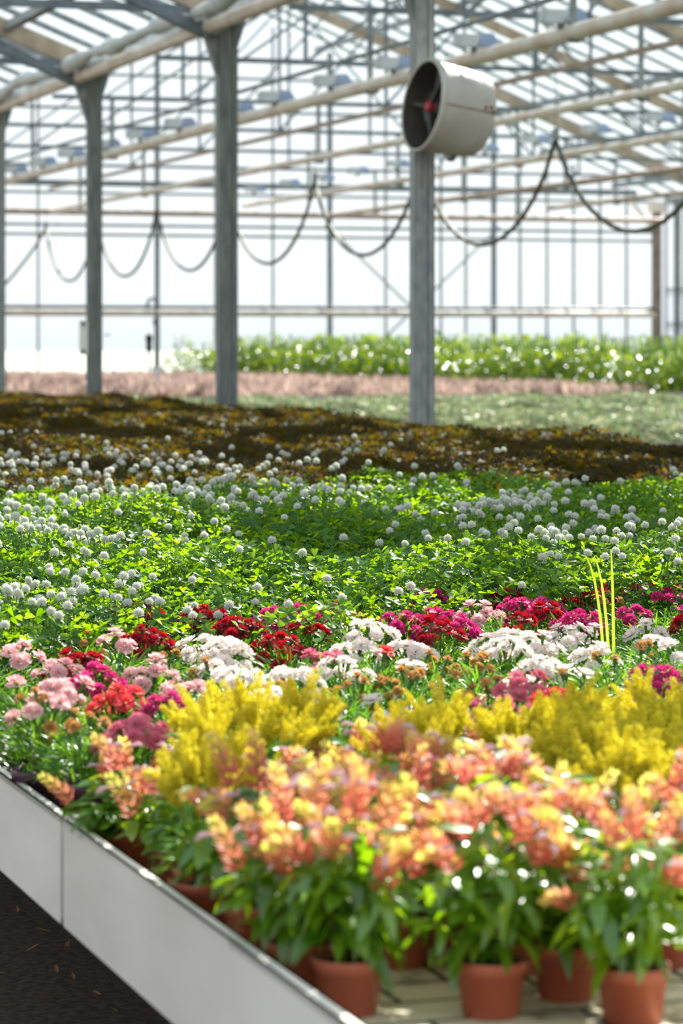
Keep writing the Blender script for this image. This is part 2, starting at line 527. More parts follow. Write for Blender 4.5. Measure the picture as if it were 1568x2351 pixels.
# nearer column row: columns, gutter, rafters of the near bay
CW = [16.93 + 4.5 * k for k in range(-3, 7)]
cnames = {3: 'grey steel column carrying the round cream fan', 4: 'broad weathered steel column next beyond the fan column, rising from bronze clover',
          5: 'galvanised column with a pale electrical box on its side', 6: 'steel column cut by the photo edge, third beyond the fan column'}
for k, w in enumerate(CW):
    H = EAVE - .14
    lab = cnames.get(k, 'steel column in the column row, %s from the far wall' % ORD[len(CW) - 1 - k])
    c = thing('steel_column', lab, 'column', P(ROW, w, 0), TH, 'columns of the nearer row', 'thing')
    m = MB()
    a, b = (.135, .10) if k != 4 else (.15, .12)
    m.box((0, 0, H / 2), (a - .02, b - .03, H))
    for s in (-1, 1):
        m.box((s * (a / 2 - .006), 0, H / 2), (.012, b, H))
        m.box((s * (a / 2 - .02), -b / 2 + .005, H / 2), (.035, .01, H))
    obj('shaft', m, M['column_dark'] if k in (4, 5) else M['column'], c)
    obj('base_plate', MB().box((0, 0, .012), (.26, .26, .02)), M['galv'], c)
    hd = MB().box((0, 0, H + .005), (.22, .2, .03))
    for s in (-1, 1):
        q, z0 = (.2, .44) if s < 0 else (.12, .2)
        hd.add([(s * .06, -.03, H - z0), (s * .06, -.03, H), (s * q, -.03, H + .02), (s * .06, .03, H - z0), (s * .06, .03, H), (s * q, .03, H + .02)],
               [[0, 1, 2], [5, 4, 3]])
        hd.bar((s * .065, 0, H - z0), (s * (q + .02), 0, H + .03), .07, .02)
    obj('haunch', hd, M['galv'], c)
    rr = MB()
    rr.bar((0, 0, H + .08), (-HALF, 0, RIDGE - .15), .09, .16)
    obj('rafter', rr, M['tan'], c)
    br = MB().bar((-.1, 0, H - .1), (-1.5, 0, H + .5), .09, .09)
    obj('knee_brace', br, M['steel_dark'], c)
    tb = MB().bar((-.1, 0, EAVE - .03), (-2 * HALF + .1, 0, EAVE - .03), .06, .06)
    obj('tie_beam', tb, M['steel_dark'], c)
    for x in (-1.9, -3.4, -5.0, -6.6):
        top = (RIDGE - EAVE) * (-x) / HALF - .12
        obj('web_post', MB().bar((x, 0, EAVE - .03), (x, 0, EAVE + top), .045, .045, (1, 0, 0)), M['steel_dark'], c)
        obj('web_diagonal', MB().bar((x, 0, EAVE - .03), (x - 1.5, 0, EAVE + top + .55), .04, .04), M['steel_dark'], c)
g = MB().box((0, 24.8, 0), (.22, 49.6, .03))
for s in (-1, 1):
    g.box((s * .12, 24.8, .07), (.02, 49.6, .14))
tag(obj('valley_gutter', g, M['gutter'], None, P(ROW, -1, EAVE - .105), (0, 0, TH)), 'long aluminium valley gutter lying on top of the column row', 'gutter')

for k, (u, w) in enumerate([(ROW2, WALL - .15 - 4.5 * i) for i in range(6)]):
    lab = 'rusty brown corner column where the far wall ends' if k == 0 else 'steel column along the right glass wall, %s from the corner' % ORD[k]
    c = thing('steel_column', lab, 'column', P(u, w, 0), TH, 'columns of the far row', 'thing')
    H = EAVE - .02
    obj('shaft', MB().box((0, 0, H / 2), (.15, .12, H)), M['brown_steel'] if k == 0 else M['column'], c)
    hd = MB().box((0, 0, H - .1), (.3, .2, .2))
    hd.bar((-.08, 0, H - .5), (-.6, 0, H + .1), .1, .04)
    obj('haunch', hd, M['pipe'], c)

# longitudinal pipes of the far bay and along the row
HP = EYE + 2.235
def pipe(name, u, z, r, w0, w1, mat, label, cat='pipe', hang=(), top=None):
    t = thing(name, label, cat, P(u, w0, z), TH, 'overhead pipes')
    obj('pipe_run', MB().tube([(0, y, 0) for y in np.linspace(0, w1 - w0, 12)], r, 10), M[mat], t, smooth=True)
    for w in hang:
        h = (top or EAVE + .28) - z
        m = MB().box((0, w - w0, h / 2), (.05, .02, h))
        m.box((0, w - w0, -r), (.1, .06, .03))
        m.box((.03, w - w0, -.02), (.06, .14, .1))
        obj('hanger', m, M['galv'], t)
    return t
pipe('heating_pipe', ROW - .16, EYE + 2.45, .055, 2, WALL - .3, 'pipe', 'cream painted pipe with rust streaks running past the column tops', hang=[w - .1 for w in CW[1:]], top=EAVE)
pipe('lamp_pipe', 8.07, HP, .06, 4, WALL - .5, 'pipe', 'thick cream pipe carrying the nearer line of lamps', hang=TW)
pipe('support_pipe', 10.67, HP, .045, 4, 48.2, 'pipe', 'cream pipe just beyond the lamp pipe', hang=TW)
pipe('support_pipe', 13.3, HP, .045, 4, 45.3, 'pipe', 'pale pipe below the farther line of lamps', hang=TW)
pipe('support_pipe', 15.85, HP, .045, 4, 48.2, 'pipe_rust', 'rusty pipe beyond the farther line of lamps', hang=TW)
pipe('support_pipe', 18.47, HP, .04, 4, 44.6, 'pipe_rust', 'outermost rusty pipe, nearest the right glass wall', hang=TW)
pipe('lamp_rail', 8.07, EYE + 2.52, .022, 4, WALL - .2, 'steel_dark', 'thin dark rail above the nearer line of lamps', 'rail')
tag(obj('header_pipe', MB().tube([(x, 0, 0) for x in np.linspace(0, 16, 8)], .05, 10), M['pipe_rust'], None, P(6.3, 48.2, EYE + 2.22), (0, 0, TH), True),
    'brown header pipe running across in front of the far glass wall', 'pipe')
t = thing('wall_heating_pipe', 'pale rusty heating pipe running low along the far glass wall', 'pipe', P(6.3, 48.6, EYE + .47))
obj('pipe_run', MB().tube([(x, 0, 0) for x in np.linspace(0, 16, 8)], .055, 10), M['pipe'], t, smooth=True)
for x in np.arange(.5, 16, 1.62):
    obj('bracket', MB().box((x, .12, .0), (.05, .3, .1)), M['pipe_rust'], t)
tag(obj('supply_pipe', MB().tube([(x, 0, 0) for x in np.linspace(0, 16, 8)], .03, 8), M['black'], None, P(6.3, 48.45, EYE + .575), (0, 0, TH), True),
    'thin black pipe just above the pale heating pipe on the far wall', 'pipe')

# lamps
def lamp_meshes():
    b = MB().box((-.11, 0, .07), (.2, .13, .11))
    b.box((-.22, 0, .07), (.02, .11, .09))
    r = MB()
    V = [(0, -.05, .14), (.11, -.05, .14), (.11, .05, .14), (0, .05, .14), (-.03, -.1, .03), (.17, -.1, .03), (.17, .1, .03), (-.03, .1, .03)]
    r.add(V, [[0, 1, 2, 3], [0, 4, 5, 1], [1, 5, 6, 2], [2, 6, 7, 3], [3, 7, 4, 0]])
    r.box((.07, 0, .02), (.2, .2, .012))
    k = MB().box((-.05, 0, .0), (.05, .05, .06))
    bl = MB().tube([(.02, 0, .06), (.12, 0, .06)], .025, 8)
    return b.mesh('ballast_box', M['lampbox']), r.mesh('reflector', M['reflector']), k.mesh('bracket', M['galv']), bl.mesh('bulb', M['white'], True)
LM = lamp_meshes()
def lamp(u, w, z, label, group, sc):
    t = thing('grow_lamp', label, 'lamp', P(u, w, z), TH, group)
    t.scale = (sc, sc, sc)
    for me in LM:
        link(me.name, me, t)
xs1 = [1300, 1100, 915, 770, 640, 550, 420, 330, 250, 170, 105, 40]
for i, x in enumerate(xs1):
    Z = 8.5 * FPX / (x - VPX)
    u = 8.07
    w = (Z - u * ST) / CT
    lamp(u, w, HP + .06, 'pale box lamp on the thick cream pipe, %s from the near end' % ORD[i], 'lamps on the lamp pipe', .9)
xs2 = [1518, 1370, 1235, 1118, 1020, 916, 825, 745, 668, 587]
for i, x in enumerate(xs2):
    Z = 14.0 * FPX / (x - VPX)
    u = 13.3
    w = (Z - u * ST) / CT
    lamp(u, w, HP + .18, 'small pale lamp in the farther lamp line, %s from the near end' % ORD[i], 'lamps of the farther line', .85)

# festooned hose
Lp, ha = 10.7, 1.87
ap = []
for k in range(-2, 7):
    Z = Lp * FPX * (.000378 + .00005 * k)
    u = Lp * CT
    ap.append((u, (Z - u * ST) / CT))
pts = []
for (ua, wa), (ub, wb) in zip(ap[:-1], ap[1:]):
    for t in np.linspace(0, 1, 15)[:-1]:
        s = 4 * t * (1 - t)
        pts.append((0, wa + (wb - wa) * t - ap[0][1], ha - .93 * s ** .8))
ue, we = ap[-1]
for t in np.linspace(0, 1, 8):
    pts.append((0 - .9 * t, we - ap[0][1] + .6 * t, ha - 1.3 * t ** .8))
t = thing('festoon_hose', 'olive irrigation hose hanging in loops below the roof', 'hose', P(ap[0][0], ap[0][1], EYE))
obj('hose_run', MB().tube(pts, .022, 8), M['hose'], t, smooth=True)
for (u, w) in ap:
    m = MB().box((0, w - ap[0][1], ha + .04), (.05, .06, .1))
    m.box((0, w - ap[0][1], (ha + 2.48) / 2), (.008, .008, 2.48 - ha))
    obj('trolley', m, M['galv'], t)
tag(obj('trolley_rail', MB().box((0, 20, 0), (.04, 44, .05)), M['pipe_rust'], None, P(ap[0][0], 4, EYE + 2.5), (0, 0, TH)), 'rail from which the looped hose hangs', 'rail')

# round fan in front of the second column
fu, fw = at(1030, 990, .61)
Zf = 17.7
fx, fy = (1032 - 784) / FPX * Zf, Zf
fz = EYE + (HOR - 253) * Zf / FPX
fan = link('circulation_fan', None, None, (fx, fy, fz))
ax = Vector((-math.sin(math.radians(66)), -math.cos(math.radians(66)), math.sin(math.radians(8)))).normalized()
fan.rotation_euler = ax.to_track_quat('Z', 'Y').to_euler()
tag(fan, 'round cream ducted fan mounted high on the grey column', 'fan')
R = .283
m = MB().lathe([(R * .88, -.2), (R * .9, -.19), (R * .965, -.05), (R * .985, .05), (R, .16), (R + .008, .17), (R + .008, .195), (R - .006, .197), (R - .007, .18)], 56)
hs_ = obj('housing', m, M['fan'], fan, smooth=True)
lnr = MB().lathe([(R - .0075, .19), (R - .0155, .178), (R * .955, .03), (R * .895, -.13), (R * .855, -.198)], 56)
obj('inner_liner', lnr, M['fan_in'], hs_, smooth=True)
m = MB()
for zz in (-.13, .03, .15):
    pr = R * (.92 if zz < -.1 else .98 if zz < .1 else 1.0) + .003
    m.lathe([(pr - .004, zz - .006), (pr + .003, zz), (pr - .004, zz + .006)], 56)
obj('rolled_ribs', m, M['fan'], hs_, smooth=True)
m = MB()
q = fan.rotation_euler.to_matrix().inverted()
# seam on the side that faces the viewer
side = (q @ Vector((.35, -1, -.02))).normalized()
ang = math.atan2(side.y, side.x)
for zz in np.linspace(-.17, .15, 12):
    rr = R * (.92 + .08 * (zz + .2) / .36) + .001
    m.box((rr * math.cos(ang), rr * math.sin(ang), zz), (.006, .008, .03), 0, np.array([[math.cos(ang), -math.sin(ang), 0], [math.sin(ang), math.cos(ang), 0], [0, 0, 1]]))
for da, zz in ((.12, -.16), (.02, -.18), (.09, -.12)):
    rr = R * .925
    m.box((rr * math.cos(ang + da), rr * math.sin(ang + da), zz), (.012, .02, .02), 0, np.array([[math.cos(ang + da), -math.sin(ang + da), 0], [math.sin(ang + da), math.cos(ang + da), 0], [0, 0, 1]]))
obj('seam', m, M['rust'], hs_)
for k in range(5):
    m = MB()
    a0 = k * 2 * math.pi / 5 + .3
    V, F = [], []
    for i in range(7):
        r = .06 + (.245 - .06) * i / 6
        wdt = .07 + .05 * i / 6
        for j, s in enumerate((-1, -.3, .4, 1)):
            a = a0 + s * wdt / r * .5
            V.append((r * math.cos(a), r * math.sin(a), .07 + s * .035 * (1 - .4 * i / 6)))
    for i in range(6):
        for j in range(3):
            F.append((i * 4 + j, i * 4 + j + 1, i * 4 + j + 5, i * 4 + j + 4))
    n = len(V)
    V += [(x, y, z - .004) for x, y, z in V]
    F += [tuple(n + q_ for q_ in f[::-1]) for f in F]
    obj('blade', m.add(V, F), M['fan_in'], fan, smooth=True)
obj('hub', MB().lathe([(0, .12), (.05, .12), (.065, .1), (.065, .03), (.05, .02), (.05, -.1), (0, -.1)], 24), M['fan_in'], fan, smooth=True)
m = MB()
for k in range(3):
    a = k * 2 * math.pi / 3 + .9
    m.bar((0, 0, .13), (R * .965 * math.cos(a), R * .965 * math.sin(a), .13), .025, .035)
obj('motor_struts', m, M['fan_in'], fan)
obj('motor_cap', MB().lathe([(0, .16), (.03, .16), (.036, .15), (.036, .12)], 16, 0), M['red'], fan, smooth=True)
gm = MB()
for rr in np.linspace(.05, R * .86, 8):
    gm.tube([(rr * math.cos(a), rr * math.sin(a), -.197) for a in np.linspace(0, 2 * math.pi, 40)], .0025, 4, cap=False)
for k in range(8):
    a = k * math.pi / 4
    gm.bar((.03 * math.cos(a), .03 * math.sin(a), -.197), (R * .88 * math.cos(a), R * .88 * math.sin(a), -.197), .006, .006)
obj('rear_grille', gm, M['fan_in'], fan)
cx, cy, _ = P(ROW, 16.93)
tag(obj('fan_bracket', MB().bar((cx, cy, fz + .02), (fx + .02, fy + .05, fz - .3), .05, .05).box((cx, cy, fz), (.2, .16, .12)), M['galv']), 'small steel bracket fixing the fan to its column', 'bracket')

# electrical box, standpipe, signs
bu, bw = ROW - .11, CW[5] - .02
t = thing('electrical_box', 'slim pale electrical box on the side of the column', 'box', P(bu, bw, EYE - .13))
obj('box_body', MB().box((0, 0, .15), (.06, .09, .32)).box((.03, 0, .15), (.02, .06, .3)), M['white'], t)
for z in (.02, .28):
    obj('clamp', MB().box((-.012, -.05, z), (.03, .02, .03)), M['black'], t)
obj('dial', MB().lathe([(0, .012), (.03, .01), (.03, 0)], 12, 0, (.23, 0, .17)), M['black'], t)
Zs = 48
u, w = (345 - 784) * Zs / FPX * CT + Zs * ST, -(345 - 784) * Zs / FPX * ST + Zs * CT
t = thing('standpipe', 'grey hooked standpipe beside the far wall post', 'pipe', P(u, w, 0))
hook = [(0.1, 0, 0), (0.1, 0, EYE + .6), (.09, 0, EYE + .66), (.05, 0, EYE + .7), (0, 0, EYE + .69), (-.04, 0, EYE + .65), (-.05, 0, EYE + .55)]
obj('pipe_run', MB().tube(hook, .025, 8), M['steel_dark'], t, smooth=True)
obj('valve', MB().box((.1, 0, EYE + .3), (.1, .08, .1)), M['steel_dark'], t)
u, w = (332 - 784) * Zs / FPX * CT + Zs * ST, -(332 - 784) * Zs / FPX * ST + Zs * CT
t = thing('water_filter', 'small black water filter on a thin post near the far wall', 'filter', P(u, w - .3, 0))
obj('filter_body', MB().lathe([(0, EYE - .2), (.05, EYE - .2), (.05, EYE - .02), (.065, EYE), (.065, EYE + .06), (.03, EYE + .09), (0, EYE + .1)], 14), M['black'], t, smooth=True)
obj('post', MB().tube([(0, 0, 0), (0, 0, EYE - .15)], .02, 8), M['black'], t)

# ------------------------------------------------------------------ benches
def bench(u0, u1, w0, w1, label):
    L, Wd = w1 - w0, u1 - u0
    t = thing('growing_bench', label, 'bench', P(u0, w0, 0), TH, 'aluminium growing benches')
    zt, zb = EYE - .73, EYE - .892
    for nm, x in (('side_board', .0), ('side_board', Wd)):
        s = 1 if x == 0 else -1
        m = MB().box((x + s * .006, L / 2, (zt + zb) / 2), (.006, L - .012, zt - zb))
        m.box((x + s * .0135, L / 2, zt - .004), (.021, L - .012, .008))
        m.box((x + s * .012, L / 2, zb + .004), (.016, L - .012, .008))
        m.box((x + s * .022, L / 2, zt - .014), (.004, L - .012, .028))
        obj(nm, m, M['alu'], t)
    for y in (.0, L):
        s = 1 if y == 0 else -1
        m = MB().box((Wd / 2, y + s * .01, (zt + zb) / 2), (Wd - .03, .006, zt - zb))
        m.box((Wd / 2, y + s * .018, zt - .004), (Wd - .03, .02, .007))
        obj('end_board', m, M['alu'], t)
    obj('bed', MB().box((Wd / 2, L / 2, BED - .02), (Wd - .05, L - .05, .04)), M['bed'], t)
    for x in (.5, Wd - .3):
        for y in (.46, L - .4):
            obj('leg', MB().box((x, y, zb / 2), (.05, .05, zb)), M['galv'], t)
    return t
lanes = [(.95, 2.57), (2.59, 4.21), (4.23, 5.85)]
segs = [(1.2, 4.225), (4.235, 9.2), (9.21, 14.2), (14.21, 19.2), (19.21, 24.2)]
ln = ['along the near aisle', 'in the middle lane', 'beside the column row']
sg = ['holding the shrimp plants', 'holding dianthus and clover', 'under the clover', 'under the bronze clover', 'at the far end of the bronze clover']
for i, (a, b) in enumerate(lanes):
    for j, (c, d) in enumerate(segs):
        if i == 2 and j == 0:
            continue
        bench(a, b, c, d, 'white aluminium growing bench %s, %s' % (ln[i], sg[j]))

# ------------------------------------------------------------------ plant parts
G = {}
G['shrimp_leaf'] = leafmat('shrimp_leaf', ['#345f12', '#447816', '#62961c', '#2c5812'], .48, .08, .32, ['#88b80a', '#a8d414', '#cce42c', '#6ca008'])
G['bract'] = leafmat('bract', ['#cf5f58', '#d97862', '#e0946c', '#e2b070', '#d8c860'], .5, .04, .5, ['#f08070', '#f49a80', '#f8b488', '#f8d070', '#f0ec70'], by='t')
G['corolla'] = leafmat('shrimp_corolla', ['#efd9dd', '#e3bccb'], .4, .03)
G['plume'] = leafmat('plume', ['#f4e43c', '#faee60', '#ead82c'], .6, .02, .6, ['#fff648', '#fffa78', '#fcf030'])
G['celosia_leaf'] = leafmat('celosia_leaf', ['#4c7d26', '#659a34', '#3f6c22'], .42, .07, .35, ['#9fd032', '#b8e044', '#84b828'])
G['dianthus_leaf'] = leafmat('dianthus_leaf', ['#2c5620', '#3b7024', '#50862c', '#284c22'], .36, .06, .32, ['#6aa61c', '#8cc422', '#a6d42e', '#578f1c'])
G['calyx'] = leafmat('calyx', ['#4f7d38', '#668f44'], .3, .05)
G['clover_leaf'] = leafmat('clover_leaf', ['#28540c', '#3a700e', '#4f8612', '#224f0c'], .48, .035, .4, ['#6e9c06', '#94bc0c', '#b8d820', '#5a8c06'])
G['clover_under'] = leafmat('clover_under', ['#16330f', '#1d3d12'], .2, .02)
G['bronze_leaf'] = leafmat('bronze_leaf', ['#2f220d', '#3e2f0e', '#2a2c0f', '#463710'], .44, .02, .45, ['#5e3e08', '#7c5c0c', '#56600c', '#8a6a10'])
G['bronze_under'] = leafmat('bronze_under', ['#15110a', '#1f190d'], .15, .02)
G['clover_head'] = leafmat('clover_head', ['#faf9f2', '#f2f4e8', '#fffefa'], .55, .01, .5)
G['hedge_leaf'] = leafmat('hedge_leaf', ['#4a7210', '#628c12', '#7a9e1a', '#2c520e'], .44, .11, .22, ['#a8bc06', '#c8d416', '#88a806', '#5c8406'])
G['heather'] = leafmat('heather', ['#b89a92', '#9c7f78', '#cbb2a8', '#836860'], .4, .02, .5, ['#d4b8ac', '#bfa096', '#e2cabe', '#a0827a'])
G['sedum'] = leafmat('sedum', ['#98a676', '#aab884', '#6f8350', '#b8bd92', '#b09a80'], .35, .04, .4)
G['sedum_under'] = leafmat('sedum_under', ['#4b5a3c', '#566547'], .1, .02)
G['blade'] = leafmat('grass_blade', ['#8fc02c', '#a6d238'], .5, .06, .4, ['#b8e830', '#ccf044'])
PET = {
    'dark red': leafmat('petal_dark_red', ['#8d0a1c', '#a80f24', '#75081a'], .36, .03, .5, ['#c80f24', '#d8142c', '#a80c20']),
    'magenta': leafmat('petal_magenta', ['#b81862', '#cf2c7a', '#a81058'], .36, .03, .5, ['#e22c86', '#f04a9c', '#d01c74']),
    'white pink': leafmat('petal_white_pink', ['#fdeee8', '#fef6ee', '#fae2de'], .5, .02, .5),
    'pale pink': leafmat('petal_pale_pink', ['#efb8ba', '#f4cfcd', '#eba6ae'], .38, .02, .5),
    'rose pink': leafmat('petal_rose_pink', ['#e0708c', '#e88aa0', '#d65a7c'], .38, .02, .5),
    'coral red': leafmat('petal_coral_red', ['#dc3040', '#e64a50', '#cc2438'], .38, .03, .5, ['#ff4a50', '#ff6260', '#f03a48']),
    'tan spent': leafmat('petal_spent', ['#c08a4a', '#d2a060', '#a8743a'], .4, .02, .6),
}

def pot_mesh(name, mat, rt=.0455, rb=.034, h=.068):
    m = MB().lathe([(0, .001), (rb - .003, 0), (rb, .002), (rt - .0055, h - .017), (rt - .003, h - .0165), (rt, h - .001), (rt - .001, h), (rt - .003, h), (rt - .0065, h - .016), (rb - .003, .006), (0, .006)], 40)
    return m.mesh(name, mat, True)
POT_T = pot_mesh('pot', M['terra'])
POT_P = pot_mesh('pot', M['purple'], .056, .042, .088)
def soil_mesh(r, z):
    m = MB()
    a = np.linspace(0, 2 * math.pi, 25)[:-1]
    V = [(0, 0, z + .004)] + [(r * .55 * math.cos(x), r * .55 * math.sin(x), z + rng.uniform(.001, .006)) for x in a] + [(r * math.cos(x), r * math.sin(x), z) for x in a]
    m.add(V, [[0, 1 + i, 1 + (i + 1) % 24] for i in range(24)])
    m.F.append((np.array([[1 + i, 25 + i, 25 + (i + 1) % 24, 1 + (i + 1) % 24] for i in range(24)]), 0))
    return m.mesh('potting_soil', M['peat'], True)
SOIL_T, SOIL_P = soil_mesh(.041, .058), soil_mesh(.05, .074)

def rv(n):
    return rng.normal(size=(n, 3))

# shrimp plant: flower spikes
def spike(L, bend, seed):
    r = np.random.default_rng(seed)
    N = 34
    m = MB()
    br = leaf(.0165, .0125, -.15, .35, 3, 1.0, .35)
    D, U, T, tt = [], [], [], []
    def ax(t):
        a = bend * t
        return np.array([0, L * (1 - math.cos(a)) / max(bend, .01), L * math.sin(a) / max(bend, .01)]), np.array([0, math.sin(a), math.cos(a)])
    for i in range(N):
        t = i / (N - 1)
        p, tg = ax(t)
        ang = (i % 4) * math.pi / 2 + (i // 4 % 2) * math.pi / 4 + r.uniform(-.2, .2)
        e1 = np.array([1.0, 0, 0]); e2 = np.cross(tg, e1)
        rad = e1 * math.cos(ang) + e2 * math.sin(ang)
        D.append(tg * .9 + rad * (.95 - .45 * t)); U.append(rad)
        T.append(p + rad * .0035 * (1 - .6 * t)); tt.append(t)
    sc = (1.05 - .45 * np.array(tt) ** 1.5) * r.uniform(.9, 1.12, N)
    m.inst(br, frames(np.array(D), np.array(U), sc), np.array(T), 0, np.array(tt))
    m.tube([ax(t)[0] for t in np.linspace(-.25, .9, 7)], .0014, 5, 2)
    mc = MB()
    for k in range(2):
        p, tg = ax(r.uniform(.45, .8))
        a = r.uniform(0, 6.28)
        d = np.array([math.cos(a), math.sin(a), .35])
        mc.tube([p, p + d * .012, p + d * .022 + (0, 0, -.002), p + d * .03 + (0, 0, -.009)], [.0012, .0018, .003, .0012], 6, 0)
    return m.mesh('flower_spike', [G['bract'], G['corolla'], M['stem']], True), mc.mesh('corolla', G['corolla'], True)
SPIKES = [spike(.05, .5, 1), spike(.06, 1.0, 2), spike(.055, 1.6, 3), spike(.042, .9, 4), spike(.064, .3, 5)]

SL = [leaf(.056, .029, .45, .25, 4, 1.0, .45), leaf(.056, .026, .8, .2, 4, 1.0, .45), leaf(.054, .03, .2, .15, 4, 1.0, .45)]
def shrimp_foliage(seed):
    r = np.random.default_rng(seed)
    st, lf = MB(), MB()
    tips = []
    n = 15
    Ds = [[], [], []]; Ts = [[], [], []]; Sc = [[], [], []]; Us = [[], [], []]
    for i in range(n):
        a = i * 2.4 + r.uniform(-.3, .3)
        rad = .085 * math.sqrt((i + .5) / n)
        top = .168 - .095 * (rad / .085) ** 2 + r.uniform(-.018, .02)
        p0 = np.array([.015 * math.cos(a), .015 * math.sin(a), .0])
        p3 = np.array([rad * math.cos(a), rad * math.sin(a), top])
        p1 = p0 + (0, 0, top * .4); p2 = p3 * (.8, .8, .8)
        cs = [(1 - t) ** 3 * p0 + 3 * (1 - t) ** 2 * t * p1 + 3 * (1 - t) * t * t * p2 + t ** 3 * p3 for t in np.linspace(0, 1, 7)]
        st.tube(cs, np.linspace(.0022, .0013, 7), 5)
        tips.append((p3, a, rad))
        for k, t in enumerate((.25, .42, .58, .72, .86, .97)):
            p = (1 - t) ** 3 * p0 + 3 * (1 - t) ** 2 * t * p1 + 3 * (1 - t) * t * t * p2 + t ** 3 * p3
            for s in (0, 1):
                b = a + k * math.pi / 2 + s * math.pi + r.uniform(-.5, .5)
                v = r.integers(0, 3)
                Ds[v].append((math.cos(b) + .5 * math.cos(a), math.sin(b) + .5 * math.sin(a), r.uniform(-.5, .45)))
                Us[v].append((r.uniform(-.3, .3), r.uniform(-.3, .3), 1))
                Ts[v].append(p); Sc[v].append(r.uniform(.6, 1.1) * (1.1 - .22 * t))
    for v in range(3):
        lf.inst(SL[v], frames(np.array(Ds[v]), np.array(Us[v]), np.array(Sc[v])), np.array(Ts[v]))
    return st.mesh('stems', M['stem'], True), lf.mesh('foliage', G['shrimp_leaf'], True), tips
SF = [shrimp_foliage(20 + i) for i in range(5)]

def shrimp(u, w, label, v, dens=1.0, tall=1.0):
    sc = random.uniform(.94, 1.08)
    t = thing('shrimp_plant', label, 'potted plant', P(u, w, BED), random.uniform(0, 6.28), 'shrimp plants in terracotta pots')
    link('pot', POT_T, t); link('potting_soil', SOIL_T, t)
    st, lf, tips = SF[v]
    q = (sc, sc, sc * random.uniform(.92, 1.08) * tall)
    link('stems', st, t, (0, 0, .06), (0, 0, 0), q)
    link('foliage', lf, t, (0, 0, .06), (0, 0, 0), q)
    for p, a, rad in tips:
        if random.random() > (.8 if w < 3.5 else .66) * dens:
            continue
        lean = rad / .085 * .7
        e = Matrix.Rotation(a - math.pi / 2 + random.uniform(-.5, .5), 4, 'Z') @ Matrix.Rotation(-lean * random.uniform(.4, 1.1), 4, 'X')
        sm, cm = random.choice(SPIKES)
        fs = link('flower_spike', sm, t, (p[0] * q[0], p[1] * q[1], .06 + p[2] * q[2] + .004), e.to_euler(), random.uniform(.85, 1.2))
        if random.random() < .6:
            link('corolla', cm, fs)
    return t

# celosia
def plume(seed, L=.07):
    r = np.random.default_rng(seed)
    m = MB()
    sp = spindle(.0095, .0021)
    D, T, Sc = [], [], []
    def branch(p0, d0, L, r0, n):
        bend = r.normal(size=3) * .25
        for i in range(n):
            t = (i / n) ** .85
            c = p0 + d0 * L * t + bend * L * t * t * .5
            rad = rv(1)[0]; rad = r.normal(size=3); rad -= d0 * rad.dot(d0); rad /= np.linalg.norm(rad)
            rr = r0 * (1 - t) ** .65 * (.35 + min(1, t * 5) * .65)
            T.append(c + rad * rr * r.uniform(.4, 1)); D.append(rad * .8 + d0 * .8 + r.normal(size=3) * .2); Sc.append(r.uniform(.7, 1.15) * (1 - .35 * t))
    z = np.array([0, 0, 1.0])
    branch(np.zeros(3), z, L, .0095, 280)
    for k in range(8):
        a = k * 2.4
        d = np.array([math.cos(a) * .55, math.sin(a) * .5, .95]); d /= np.linalg.norm(d)
        branch(z * L * (.03 + .045 * k), d, L * r.uniform(.45, .7), .0062, 120)
    m.inst(sp, frames(np.array(D), r.normal(size=(len(D), 3)), np.array(Sc)), np.array(T))
    m.tube([(0, 0, -.03), (0, 0, 0), (0, 0, L * .85)], [.002, .002, .001], 6)
    return m.mesh('plume', G['plume'], True)
PLUMES = [plume(41, .085), plume(42, .07), plume(43, .095)]
CL = leaf(.055, .02, .4, .2, 4, 1.1, .5)
def celosia_foliage(seed):
    r = np.random.default_rng(seed)
    m = MB(); n = 70
    a = r.uniform(0, 6.28, n); zz = r.uniform(.01, .11, n); rad = r.uniform(.0, .035, n)
    m.inst(CL, frames(np.stack([np.cos(a), np.sin(a), r.uniform(-.2, .9, n)], 1), r.normal(size=(n, 3)) * .2 + (0, 0, 1), r.uniform(.6, 1.1, n)), np.stack([rad * np.cos(a), rad * np.sin(a), zz], 1))
    return m.mesh('foliage', G['celosia_leaf'], True)
CF = [celosia_foliage(51), celosia_foliage(52)]
def celosia(u, w, label, n):
    t = thing('celosia', label, 'potted plant', P(u, w, BED), random.uniform(0, 6.28), 'yellow celosias')
    link('pot', POT_T, t); link('potting_soil', SOIL_T, t)
    link('foliage', random.choice(CF), t, (0, 0, .06), (0, 0, 0), (1, 1, 1.25))
    m = MB()
    tips = []
    for i in range(n):
        a = i * 2.4; rad = .048 * math.sqrt((i + .3) / n)
        top = .2 - 14 * rad * rad + random.uniform(-.02, .015)
        p = (rad * math.cos(a), rad * math.sin(a), top)
        m.tube([(p[0] * .2, p[1] * .2, .06), (p[0] * .6, p[1] * .6, top * .6), p], .002, 5)
        tips.append((p, a, rad))
    obj('stems', m, M['stem'], t, smooth=True)
    for p, a, rad in tips:
        e = Matrix.Rotation(a - math.pi / 2, 4, 'Z') @ Matrix.Rotation(-rad / .048 * .75 + random.uniform(-.2, .2), 4, 'X')
        link('plume', random.choice(PLUMES), t, p, e.to_euler(), random.uniform(.8, 1.1))

